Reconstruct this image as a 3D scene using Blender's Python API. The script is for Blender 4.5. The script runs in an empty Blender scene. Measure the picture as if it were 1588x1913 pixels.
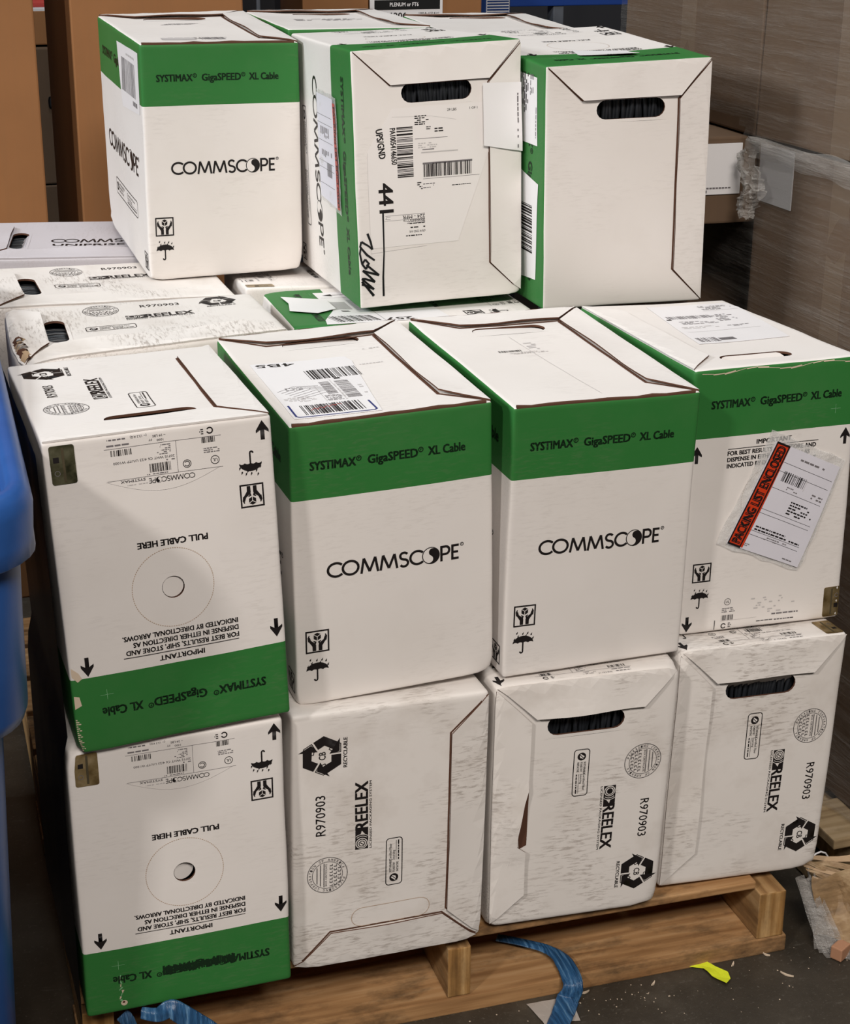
import bpy, bmesh, math, random
from mathutils import Vector, Matrix, noise, Euler
from mathutils.geometry import tessellate_polygon
PI = math.pi
S = bpy.context.scene
COL = S.collection

# ------------------------------------------------------------------ camera
F_PX, CX, CY, CZ, YAW, PITCH, ROLL = 3136.28465, -0.64419, -1.98813, 1.60947, -0.33128, -0.36469, 0.00811
cd = bpy.data.cameras.new('camera')
cam = bpy.data.objects.new('camera', cd)
COL.objects.link(cam)
cd.sensor_fit = 'HORIZONTAL'
cd.sensor_width = 36.0
cd.lens = F_PX / 1588.0 * 36.0
cd.clip_start = 0.05
CAMROT = Matrix.Rotation(YAW, 4, 'Z') @ Matrix.Rotation(PI / 2 + PITCH, 4, 'X') @ Matrix.Rotation(ROLL, 4, 'Z')
cam.matrix_world = Matrix.Translation((CX, CY, CZ)) @ CAMROT
S.camera = cam

# ------------------------------------------------------------------ colour management, world, lamps
S.view_settings.view_transform = 'Standard'
S.view_settings.look = 'None'
S.view_settings.gamma = 1.0
S.view_settings.use_curve_mapping = False
S.view_settings.exposure = 0.0
w = bpy.data.worlds.new('warehouse_air')
S.world = w
w.use_nodes = True
w.node_tree.nodes['Background'].inputs[0].default_value = (1.0, 0.93, 0.87, 1)
w.node_tree.nodes['Background'].inputs[1].default_value = 0.02

def area(name, loc, target, sx, sy, watts, col):
    l = bpy.data.lights.new(name, 'AREA')
    l.shape = 'RECTANGLE'; l.size = sx; l.size_y = sy
    l.energy = watts; l.color = col
    o = bpy.data.objects.new(name, l)
    COL.objects.link(o)
    o.location = loc
    o.rotation_euler = (Vector(target) - Vector(loc)).to_track_quat('-Z', 'Y').to_euler()
    return o
# a bay light off to the left throws the tote's soft diagonal shadow on the near box
area('bay_light_left', (-5.6, -4.3, 5.4), (0, 0, 0.8), 0.55, 0.55, 215, (1.0, 0.95, 0.90))
area('bay_light_aisle', (-0.9, -5.9, 6.2), (0.2, 0.0, 0.5), 3.0, 1.4, 440, (1.0, 0.93, 0.86))
area('bay_light_side', (-5.2, 0.9, 3.5), (0, 0.7, 1.1), 1.2, 1.0, 195, (0.90, 0.96, 1.0))
area('bay_light_over_stack', (0.5, 0.6, 6.8), (0.3, 0.5, 1.0), 2.6, 1.4, 115, (0.88, 0.95, 1.0))

# ------------------------------------------------------------------ materials
MATS = {}
def new_mat(name):
    m = bpy.data.materials.new(name)
    m.use_nodes = True
    nt = m.node_tree
    b = nt.nodes['Principled BSDF']
    MATS[name] = m
    return m, nt, b
def nd(nt, kind, **kw):
    n = nt.nodes.new(kind)
    for k, v in kw.items():
        setattr(n, k, v)
    return n
def plain(name, col, rough=0.6, spec=0.3, metal=0.0):
    m, nt, b = new_mat(name)
    b.inputs['Base Color'].default_value = (*col, 1)
    b.inputs['Roughness'].default_value = rough
    b.inputs['Specular IOR Level'].default_value = spec
    b.inputs['Metallic'].default_value = metal
    return m
def ramp(nt, src, stops):
    r = nd(nt, 'ShaderNodeValToRGB')
    while len(r.color_ramp.elements) < len(stops):
        r.color_ramp.elements.new(0.5)
    for e, (p, c) in zip(r.color_ramp.elements, stops):
        e.position = p
        e.color = (c, c, c, 1) if isinstance(c, (int, float)) else (*c, 1)
    nt.links.new(src, r.inputs[0])
    return r.outputs[0]
def mth(nt, op, a, b=None):
    n = nd(nt, 'ShaderNodeMath', operation=op)
    for i, x in enumerate((a, b)):
        if x is None:
            continue
        if isinstance(x, (int, float)):
            n.inputs[i].default_value = x
        else:
            nt.links.new(x, n.inputs[i])
    return n.outputs[0]
def mixc(nt, fac, a, b):
    n = nd(nt, 'ShaderNodeMix', data_type='RGBA')
    for sock, x in ((n.inputs[0], fac), (n.inputs[6], a), (n.inputs[7], b)):
        if isinstance(x, tuple):
            sock.default_value = (*x, 1)
        elif isinstance(x, (int, float)):
            sock.default_value = x
        else:
            nt.links.new(x, sock)
    return n.outputs[2]
def noise_tex(nt, vec, scale, detail=4, rough=0.55, stretch=None, rot=None, offset=None):
    if stretch or rot or offset is not None:
        mp = nd(nt, 'ShaderNodeMapping')
        nt.links.new(vec, mp.inputs[0])
        if stretch: mp.inputs['Scale'].default_value = stretch
        if rot: mp.inputs['Rotation'].default_value = rot
        if offset is not None: mp.inputs['Location'].default_value = offset
        vec = mp.outputs[0]
    n = nd(nt, 'ShaderNodeTexNoise')
    n.inputs['Scale'].default_value = scale
    n.inputs['Detail'].default_value = detail
    n.inputs['Roughness'].default_value = rough
    nt.links.new(vec, n.inputs[0])
    return n.outputs[0]
def bump(nt, b, height, strength=0.2, dist=0.002):
    n = nd(nt, 'ShaderNodeBump')
    n.inputs['Strength'].default_value = strength
    n.inputs['Distance'].default_value = dist
    nt.links.new(height, n.inputs['Height'])
    nt.links.new(n.outputs[0], b.inputs['Normal'])

WHITE = (0.80, 0.755, 0.725)
def board(name, base, scuff, grime, seed=0.0):
    """printed corrugated board: scuff streaks run along the box's short side, grime lies in blotches"""
    m, nt, b = new_mat(name)
    at = nd(nt, 'ShaderNodeAttribute', attribute_name='canon')
    inf = nd(nt, 'ShaderNodeObjectInfo')
    ad = nd(nt, 'ShaderNodeVectorMath', operation='ADD')
    ml = nd(nt, 'ShaderNodeVectorMath', operation='SCALE')
    cmb = nd(nt, 'ShaderNodeCombineXYZ')
    for i in range(3):
        nt.links.new(inf.outputs['Random'], cmb.inputs[i])
    nt.links.new(cmb.outputs[0], ml.inputs[0]); ml.inputs['Scale'].default_value = 17.0 + seed
    nt.links.new(at.outputs['Vector'], ad.inputs[0]); nt.links.new(ml.outputs[0], ad.inputs[1])
    v = ad.outputs[0]
    tone = ramp(nt, noise_tex(nt, v, 5, 3), [(0.3, (base[0] * .965, base[1] * .96, base[2] * .95)), (0.7, base)])
    blot = ramp(nt, noise_tex(nt, v, 9, 5, 0.6, offset=(3.1, 0, 0)), [(0.50, 0.0), (0.74, 1.0)])
    col = mixc(nt, mth(nt, 'MULTIPLY', blot, grime), tone, (0.42, 0.35, 0.29))
    area_m = ramp(nt, noise_tex(nt, v, 7.5, 2, 0.5, offset=(0, 5.7, 1.3)), [(0.47, 0.0), (0.62, 1.0)])
    streak = ramp(nt, noise_tex(nt, v, 1.0, 4, 0.65, stretch=(48, 260, 260)), [(0.50, 0.0), (0.64, 1.0)])
    sc = mth(nt, 'MULTIPLY', mth(nt, 'MULTIPLY', area_m, streak), scuff)
    col = mixc(nt, sc, col, (0.25, 0.20, 0.165))
    geo = nd(nt, 'ShaderNodeNewGeometry')
    col = mixc(nt, geo.outputs['Backfacing'], col, (0.30, 0.18, 0.09))
    nt.links.new(col, b.inputs['Base Color'])
    b.inputs['Roughness'].default_value = 0.55
    b.inputs['Specular IOR Level'].default_value = 0.28
    fine = noise_tex(nt, v, 1.0, 2, 0.5, stretch=(6, 6, 160))
    bump(nt, b, fine, 0.06, 0.001)
    return m
board('white_board', WHITE, 0.10, 0.07)
board('white_board_worn', (0.78, 0.735, 0.70), 0.55, 0.34, 3.0)
board('grey_board', (0.55, 0.52, 0.55), 0.15, 0.1)
board('green_print', (0.030, 0.176, 0.037), 0.10, 0.03)
board('white_flap', (0.80, 0.758, 0.73), 0.12, 0.08, 7.0)
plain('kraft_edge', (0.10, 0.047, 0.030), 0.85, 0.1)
plain('kraft_light', (0.46, 0.32, 0.20), 0.85, 0.1)
plain('ink', (0.013, 0.010, 0.010), 0.5, 0.25)
plain('ink_faded', (0.17, 0.155, 0.16), 0.6, 0.2)
plain('ink_pale', (0.52, 0.49, 0.48), 0.6, 0.2)
plain('ink_on_green', (0.006, 0.022, 0.008), 0.5, 0.25)
plain('crease', (0.36, 0.30, 0.26), 0.7, 0.1)
plain('perforation', (0.45, 0.33, 0.24), 0.7, 0.1)
plain('scratch_green', (0.20, 0.42, 0.22), 0.7, 0.1)
plain('torn_paper', (0.62, 0.50, 0.38), 0.9, 0.1)
plain('label_paper', (0.81, 0.785, 0.79), 0.45, 0.3)
plain('label_clear', (0.81, 0.768, 0.745), 0.42, 0.35)
plain('ink_soft', (0.11, 0.10, 0.10), 0.6, 0.2)
plain('invoice_paper', (0.70, 0.68, 0.74), 0.6, 0.2)
plain('label_blue', (0.02, 0.03, 0.16), 0.5, 0.3)
plain('label_red', (0.45, 0.03, 0.02), 0.4, 0.4)
plain('marker', (0.008, 0.008, 0.009), 0.35, 0.4)
plain('cable_jacket', (0.018, 0.020, 0.024), 0.38, 0.45)
# ------------------------------------------------------------------ flat artwork (metres on a face: u to the right, v up)
GLYPHS = {}
def glyph_mesh(txt, bold):
    key = (txt, bold)
    if key not in GLYPHS:
        c = bpy.data.curves.new('txt', 'FONT')
        c.body = txt; c.resolution_u = 2; c.offset = bold
        o = bpy.data.objects.new('txt', c)
        COL.objects.link(o)
        bpy.context.view_layer.update()
        me = o.evaluated_get(bpy.context.evaluated_depsgraph_get()).to_mesh()
        vs = [(v.co.x, v.co.y) for v in me.vertices]
        fs = [tuple(p.vertices) for p in me.polygons]
        bpy.data.objects.remove(o); bpy.data.curves.remove(c)
        xs = [p[0] for p in vs] or [0, 1]
        GLYPHS[key] = (vs, fs, min(xs), max(xs))
    return GLYPHS[key]
def cap_height(bold):
    vs = glyph_mesh('H', bold)[0]
    return max(p[1] for p in vs)

class Art:
    """collects flat printed shapes; every entry is (material, layer, points, faces)"""
    def __init__(self):
        self.items = []
        self.M = (1, 0, 0, 1, 0, 0)
        self.base = 0
    def at(self, u, v, rot=0, s=1.0, sy=None):
        a = Art(); a.items = self.items; a.base = self.base
        c, si = math.cos(math.radians(rot)), math.sin(math.radians(rot))
        sy = s if sy is None else sy
        A, B, C_, D, E0, F0 = self.M
        def ap(x, y): return (A * x + B * y + E0, C_ * x + D * y + F0)
        o = ap(u, v); ex = ap(u + c * s, v + si * s); ey = ap(u - si * sy, v + c * sy)
        a.M = (ex[0] - o[0], ey[0] - o[0], ex[1] - o[1], ey[1] - o[1], o[0], o[1])
        return a
    def raw(self, mat, pts, faces, layer=0):
        A, B, C_, D, E0, F0 = self.M
        self.items.append((mat, layer + self.base, [(A * x + B * y + E0, C_ * x + D * y + F0) for x, y in pts], faces))
    def poly(self, mat, pts, layer=0):
        tri = tessellate_polygon([[Vector((x, y, 0)) for x, y in pts]])
        self.raw(mat, pts, [tuple(t) for t in tri], layer)
    def rect(self, mat, u0, v0, u1, v1, layer=0):
        self.raw(mat, [(u0, v0), (u1, v0), (u1, v1), (u0, v1)], [(0, 1, 2, 3)], layer)
    def line(self, mat, pts, wd, layer=0, closed=False):
        n = len(pts)
        if n < 2: return
        if not closed:      # a sharp reversal is drawn as two strokes
            for i in range(1, n - 1):
                a_, b_ = Vector(pts[i]) - Vector(pts[i - 1]), Vector(pts[i + 1]) - Vector(pts[i])
                if a_.length > 1e-9 and b_.length > 1e-9 and a_.normalized().dot(b_.normalized()) < -.15:
                    two = isinstance(wd, (list, tuple))
                    self.line(mat, pts[:i + 1], wd[:i + 1] if two else wd, layer); self.line(mat, pts[i:], wd[i:] if two else wd, layer)
                    return
        L, R = [], []
        ws = wd if isinstance(wd, (list, tuple)) else [wd] * n
        for i, (x, y) in enumerate(pts):
            if closed: a, b = pts[i - 1], pts[(i + 1) % n]
            else: a, b = pts[max(i - 1, 0)], pts[min(i + 1, n - 1)]
            d1 = Vector((x - a[0], y - a[1])); d2 = Vector((b[0] - x, b[1] - y))
            if d1.length < 1e-9: d1 = d2.copy()
            if d2.length < 1e-9: d2 = d1.copy()
            d1.normalize(); d2.normalize()
            t = d1 + d2
            if t.length < 1e-6: t = d1.copy()
            t.normalize()
            k = min(1.0 / max(t.dot(d1), 0.35), 2.0) * ws[i] / 2
            L.append((x - t.y * k, y + t.x * k)); R.append((x + t.y * k, y - t.x * k))
        fs = [(i, i + n, (i + 1) % n + n, (i + 1) % n) for i in range(n if closed else n - 1)]
        self.raw(mat, L + R, fs, layer)
    def ring(self, mat, cx, cy, r, wd, a0=0, a1=360, n=40, layer=0, dash=None):
        if dash:
            k = int(dash)
            for i in range(k):
                b0 = a0 + (a1 - a0) * i / k; b1 = b0 + (a1 - a0) / k * .62
                self.line(mat, [(cx + r * math.cos(math.radians(t)), cy + r * math.sin(math.radians(t))) for t in (b0, (b0 + b1) / 2, b1)], wd, layer)
            return
        full = abs(a1 - a0) >= 359.9
        m = n if full else n + 1
        pts = [(cx + r * math.cos(math.radians(a0 + (a1 - a0) * i / n)), cy + r * math.sin(math.radians(a0 + (a1 - a0) * i / n))) for i in range(m)]
        self.line(mat, pts, wd, layer, closed=full)
    def disc(self, mat, cx, cy, r, layer=0, n=36, sy=1.0):
        self.poly(mat, [(cx + r * math.cos(2 * PI * i / n), cy + r * sy * math.sin(2 * PI * i / n)) for i in range(n)], layer)
    def text(self, mat, txt, u, v, width, cap, bold=0.0, layer=0):
        """baseline-left at (u, v), stretched to the given width and capital height; bold thickens the strokes (in ems)"""
        vs, fs, x0, x1 = glyph_mesh(txt, 0.0)
        sx = width / max(x1 - x0, 1e-6); sy = cap / cap_height(0.0)
        d = bold * abs(sy)
        for dx, dy in (((0, 0),) if bold <= 0 else ((-d, -d * .5), (d, -d * .5), (-d, d * .5), (d, d * .5))):
            self.raw(mat, [(u + dx + (x - x0) * sx, v + dy + y * sy) for x, y in vs], fs, layer)
    def bars(self, mat, u0, v0, u1, v1, n, seed=1, along='u', layer=0, fill=0.5):
        r = random.Random(seed)
        ws = [r.choice((1, 1, 2, 3)) for _ in range(2 * n)]
        tot = sum(ws); p = 0
        for i, q in enumerate(ws):
            if i % 2 == 0:
                a, b = p / tot, (p + q * (0.55 + fill)) / tot
                if along == 'u': self.rect(mat, u0 + (u1 - u0) * a, v0, u0 + (u1 - u0) * min(b, 1), v1, layer)
                else: self.rect(mat, u0, v0 + (v1 - v0) * a, u1, v0 + (v1 - v0) * min(b, 1), layer)
            p += q
    def tiny(self, mat, u0, v0, u1, v1, rows, seed=1, layer=0, fill=0.8):
        """print too fine to read: broken dashes"""
        r = random.Random(seed)
        h = (v1 - v0) / rows
        for k in range(rows):
            y = v1 - (k + .75) * h
            x = u0; end = u0 + (u1 - u0) * (r.uniform(.55, 1) if rows > 1 else 1)
            while x < end:
                wd = h * r.uniform(.6, 2.2)
                if r.random() < fill: self.rect(mat, x, y, min(x + wd, end), y + h * .5, layer)
                x += wd + h * .35

def arc_pts(cx, cy, r, a0, a1, n=14, ry=None):
    ry = r if ry is None else ry
    return [(cx + r * math.cos(math.radians(a0 + (a1 - a0) * i / n)), cy + ry * math.sin(math.radians(a0 + (a1 - a0) * i / n))) for i in range(n + 1)]

def swirl_o(a, ink, paper, cx, cy, r):
    a.disc(ink, cx, cy, r)
    th = 62
    R2 = r * .90
    pts = arc_pts(cx, cy, R2, th, th + 180, 20)
    e = math.radians(th + 180)
    c1 = (cx + R2 / 2 * math.cos(e), cy + R2 / 2 * math.sin(e))
    pts += arc_pts(c1[0], c1[1], R2 * .5, th + 180, th + 360, 12)[1:]
    c2 = (cx - R2 / 2 * math.cos(e), cy - R2 / 2 * math.sin(e))
    pts += arc_pts(c2[0], c2[1], R2 * .5, th + 180, th, 12)[1:-1]
    a.poly(paper, pts, 1)

def wordmark(a, u, v, width, h, ink='ink', paper='white_flap', reg=True, wt=.150):
    """the wide geometric capitals with a swirled O"""
    b = a.at(u, v, 0, 1)
    H = h; sx = width / 8.40
    def L(pts, x0, wd): b.line(ink, [((x0 + px * wd) * sx, py * H) for px, py in pts], wt * H)
    def C(x0, wd):
        b.line(ink, [((x0 + .5 * wd * 1.08) * sx + .47 * wd * 1.08 * sx * math.cos(math.radians(t)), (.5 + .43 * math.sin(math.radians(t))) * H) for t in range(42, 319, 12)], wt * H)
    C(0.0, 1.0)
    b.line(ink, [(1.45 * sx + .49 * sx * math.cos(math.radians(t)), (.5 + .435 * math.sin(math.radians(t))) * H) for t in range(0, 360, 12)], wt * H, closed=True)
    for x in (2.12, 3.34):
        L([(0, 0), (.16, .96), (.5, .08), (.84, .96), (1.0, 0)], x, 1.06)
    s_pts = arc_pts(.5, .73, .36, 30, 270, 12, .22)[:-1] + arc_pts(.5, .27, .38, 90, -150, 12, .23)
    L(s_pts, 4.50, .68)
    C(5.22, .92)
    r = .56 * H
    swirl_o(b, ink, paper, 6.58 * sx, .5 * H, r)
    L([(0, 0), (0, .95), (.5, .95)] + [(.5 + .42 * math.cos(math.radians(t)), .70 + .25 * math.sin(math.radians(t))) for t in range(80, -90, -20)] + [(0.05, .45)], 7.26, .56)
    L([(1, .07), (0, .07), (0, .93), (1, .93)], 7.98, .42)
    L([(0.05, .5), (.9, .5)], 7.98, .42)
    if reg: registered(b, ink, 8.60 * sx, .95 * H, .10 * H)

def registered(b, ink, x, y, r):
    b.ring(ink, x, y, r, r * .42, n=14)
    b.rect(ink, x - r * .35, y - r * .5, x - r * .05, y + r * .5); b.rect(ink, x, y, x + r * .35, y + r * .45)

def band_text(a, u, v, width, cap, smeared=False):
    k = width / 215.0
    ink = 'ink_on_green'
    a.text(ink, 'SYSTIMAX', u, v, 62 * k, cap, .034)
    registered(a, ink, u + 66.5 * k, v + cap * .80, cap * .27)
    a.text(ink, 'GigaSPEED', u + 79 * k, v, 69 * k, cap, .034)
    registered(a, ink, u + 152.5 * k, v + cap * .80, cap * .27)
    a.text(ink, 'XL Cable', u + 163 * k, v, 52 * k, cap, .034)
    if smeared:
        r = random.Random(5)
        for i in range(46):
            x = u + (48 + i * 2.15) * k
            a.rect(ink, x, v - cap * r.uniform(.05, .35), x + r.uniform(1.6, 3.0) * k, v + cap * r.uniform(.7, 1.15), 1)

def arrow(a, ink, cx, v0, v1, up=True, wd=.0165):
    b = a.at(cx, v0 if up else v1, 0 if up else 180)
    L = v1 - v0
    b.poly(ink, [(-wd * .16, 0), (wd * .16, 0), (wd * .16, L * .5), (wd * .5, L * .36), (wd * .5, L * .50), (0, L), (-wd * .5, L * .50), (-wd * .5, L * .36), (-wd * .16, L * .5)])

def hands_icon(a, cx, cy, s, ink='ink', paper='white_flap'):
    b = a.at(cx, cy, 0, s)
    b.line(ink, [(-.47, -.47), (.47, -.47), (.47, .47), (-.47, .47)], .065, closed=True)
    b.poly(ink, [(0, .40), (.15, .32), (.15, .13), (0, .04), (-.15, .13), (-.15, .32)])
    for p in ((0, .04), (.15, .32), (-.15, .32)):
        b.line(paper, [(0, .22), p], .025, 1)
    for s_ in (-1, 1):
        b.line(ink, [(s_ * .13, -.42), (s_ * .13, -.18), (s_ * .20, -.08), (s_ * .31, .04), (s_ * .34, .22)], [.15, .16, .15, .10, .05])
        b.line(ink, [(s_ * .36, .02), (s_ * .38, .2), (s_ * .34, .31)], [.06, .07, .04])
        b.line(ink, [(s_ * .13, -.16), (s_ * .07, -.02), (s_ * .16, .03)], [.10, .06, .04])

def umbrella_icon(a, cx, cy, w_, h_, ink='ink'):
    b = a.at(cx, cy, 0, 1)
    X, Y = w_ / 2, h_
    top = arc_pts(0, -.06 * Y, X, 180, 0, 18, .30 * Y)
    scal = []
    for k in range(4):
        x1 = X - k * X / 2; x2 = x1 - X / 2
        scal += [(x1 + (x2 - x1) * t, -.06 * Y + .045 * Y * math.sin(PI * t)) for t in (.25, .5, .75)] + [(x2, -.06 * Y)]
    b.poly(ink, top + scal[:-1])
    b.line(ink, [(0, -.05 * Y), (0, -.38 * Y)] + [(-.085 * X + .085 * X * math.cos(math.radians(t)) * 1.6 - .05 * X, -.40 * Y - .07 * Y * math.sin(math.radians(t))) for t in range(0, 200, 25)], w_ * .07)
    for (dx, dy) in ((-.86, .08), (-.5, .20), (-.04, .30), (.42, .30), (.26, .20), (.78, .24), (.95, .08), (-.62, .34)):
        b.poly(ink, [(dx * X + .09 * X, dy * Y + .10 * Y), (dx * X + .06 * X, dy * Y), (dx * X - .04 * X, dy * Y - .02 * Y), (dx * X - .07 * X, dy * Y + .03 * Y)])

def recycle_icon(a, cx, cy, s, rot, ink='ink'):
    b = a.at(cx, cy, rot, s)
    for k in range(3):
        c = b.at(0, 0, 120 * k)
        c.poly(ink, [(0, -.42), (-.27, -.42), (-.45, -.11), (-.54, -.16), (-.37, .13), (-.15, .05), (-.27, -.01), (-.17, -.20), (0, -.20)])
        c.line(ink, [(.05, -.41), (.26, -.41), (.35, -.26), (.15, -.15), (.11, -.20), (.05, -.20)], .02, closed=True)
    b.text(ink, 'CB', -.10, -.07, .20, .15, .015)

def seal_icon(a, cx, cy, r, rot, ink='ink_soft'):
    b = a.at(cx, cy, rot)
    b.ring(ink, 0, 0, r * .98, r * .035); b.ring(ink, 0, 0, r * .74, r * .028)
    txt = 'PACKAGING CORPORATION OF AMERICA'
    for i, ch in enumerate(txt):
        if ch == ' ': continue
        t = 250 - i * 10.2
        c = b.at(r * .79 * math.cos(math.radians(t)), r * .79 * math.sin(math.radians(t)), t - 90)
        c.text(ink, ch, -.05 * r, 0, .09 * r, .13 * r, .01)
    for k in range(-3, 4):
        if k > 0:
            hw = math.sqrt(.68 ** 2 - (k * .17) ** 2) * r
            b.rect(ink, -hw, k * .17 * r - .025 * r, hw, k * .17 * r + .02 * r)
    b.text(ink, 'BOX CERTIFICATE', -.62 * r, .02 * r, 1.24 * r, .09 * r, .01)
    for k, (n, wd) in enumerate(((7, .66), (6, .62), (5, .5))):
        y = -.14 - k * .2
        for j in range(n):
            x = -wd + 2 * wd * j / n
            b.rect(ink, x * r, (y - .12) * r, (x + 2 * wd / n * .62) * r, (y - .085) * r)
            b.rect(ink, x * r, (y - .12) * r, (x + .05) * r, (y + .03) * r)
            if (j + k) % 2: b.rect(ink, x * r, y * r, (x + 2 * wd / n * .7) * r, (y + .03) * r)

def reelex_logo(a, u, v, rot, length, h, ink='ink', paper='white_flap'):
    """bold name with the coil badge before it and the small line under it; (u, v) is the start of the baseline"""
    b = a.at(u, v, rot)
    q = h
    b.rect(ink, 0, 0, q * 1.7, q)
    for rr, m in ((.47, paper), (.40, ink), (.33, paper), (.25, ink), (.18, paper)):
        b.disc(m, q * .50, q * .5, q * rr, 1 + int((.5 - rr) * 12), 24)
    b.line(ink, [(q * .40, q * .36), (q * .60, q * .64)], q * .07, 6)
    b.ring(paper, q * .5, q * .5, q * .62, q * .05, -40, 40, 10, 1)
    b.ring(paper, q * .5, q * .5, q * .78, q * .05, -38, 38, 10, 1)
    b.poly(paper, [(q * 1.28, q * .25), (q * 1.6, q * .5), (q * 1.28, q * .6)], 1)
    b.text(ink, 'REELEX', q * 1.72, q * .02, length - q * 1.74, q * .97, .028)
    b.text(ink, 'LICENSED PACKAGING SYSTEM', 0, -q * .28, length, q * .17, .02)

def forestry_label(a, u, v, rot, length, h, ink='ink', wt=1.0):
    """rounded frame with a leaf badge and two blocks of fine print; (u, v) is the lower-left corner"""
    b = a.at(u, v, rot)
    r = h * .2
    pts = arc_pts(length - r, h - r, r, 0, 90, 5) + arc_pts(r, h - r, r, 90, 180, 5) + arc_pts(r, r, r, 180, 270, 5) + arc_pts(length - r, r, r, 270, 360, 5)
    b.line(ink, pts, h * .055 * wt, closed=True)
    b.disc(ink, h * .5, h * .5, h * .28, 0, 16)
    b.poly('white_flap', [(h * .3, h * .42), (h * .5, h * .68), (h * .66, h * .6), (h * .6, h * .4), (h * .42, h * .36)], 1)
    b.line(ink, [(h * .3, h * .3), (h * .62, h * .62)], h * .05, 2)
    for k, t in enumerate(('SUSTAINABLE', 'FORESTRY', 'INITIATIVE')):
        b.text(ink, t, h * .9, h * (.66 - k * .22), length * (.27 if k == 0 else .21), h * .14, .012)
    b.text(ink, 'Certified Fiber', length * .53, h * .66, length * .36, h * .15, .006)
    b.text(ink, 'Sourcing', length * .53, h * .46, length * .21, h * .15, .006)
    b.rect(ink, length * .53, h * .36, length * .95, h * .385)
    b.tiny(ink, length * .53, h * .15, length * .95, h * .30, 1, 3, fill=.95)
# ------------------------------------------------------------------ object helpers
def link_mesh(name, verts, faces, mats, idx=None, parent=None, smooth=True, canon=None):
    me = bpy.data.meshes.new(name)
    me.from_pydata([tuple(v) for v in verts], [], faces)
    for m in mats: me.materials.append(MATS[m])
    if idx: me.polygons.foreach_set('material_index', idx)
    me.polygons.foreach_set('use_smooth', [smooth] * len(me.polygons))
    if canon:
        at = me.attributes.new('canon', 'FLOAT_VECTOR', 'POINT')
        at.data.foreach_set('vector', [c for v in canon for c in v])
    me.update()
    o = bpy.data.objects.new(name, me)
    COL.objects.link(o)
    if parent: o.parent = parent
    return o
def thing(name, label, cat, loc=(0, 0, 0), rot=(0, 0, 0), group=None):
    o = bpy.data.objects.new(name, None)
    o.empty_display_size = 0.05
    COL.objects.link(o)
    o.location = loc; o.rotation_euler = rot
    return tag(o, label, cat, group)
def tag(o, label, cat, group=None, kind=None):
    if label: o['label'] = label
    if cat: o['category'] = cat
    if group: o['group'] = group
    if kind: o['kind'] = kind
    return o

# ------------------------------------------------------------------ corrugated cable boxes
# canonical box: width p (x), depth q (y), length L (z, green band at the top end)
# faces: front = narrow logo face, back = pull-cable face, left/right = wide logo faces, top/bottom = flap ends
ORIENT = {   # images of the canonical axes in the stack's frame
    'upright':        ('+X', '+Y', '+Z'),
    'pull_front':     ('-X', '-Y', '+Z'),
    'inverted':       ('+X', '-Y', '-Z'),
    'band_front':     ('+X', '+Z', '-Y'),
    'flap_front_hi':  ('-X', '+Z', '+Y'),
    'flap_front_lo':  ('+X', '-Z', '+Y'),
    'flap_up_left':   ('-Y', '-X', '-Z'),
    'pull_up_left':   ('-Y', '+Z', '-X'),
    'pull_up_right':  ('+Y', '+Z', '+X'),
}
AX = {'X': Vector((1, 0, 0)), 'Y': Vector((0, 1, 0)), 'Z': Vector((0, 0, 1))}
def axis(s): return AX[s[1]] * (1 if s[0] == '+' else -1)
def stadium(cx, cy, hw, hh, n=8):
    r = min(hw, hh)
    if hw >= hh:
        return arc_pts(cx + hw - r, cy, r, -90, 90, n) + arc_pts(cx - hw + r, cy, r, 90, 270, n)
    return arc_pts(cx, cy + hh - r, r, 0, 180, n) + arc_pts(cx, cy - hh + r, r, 180, 360, n)

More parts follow.
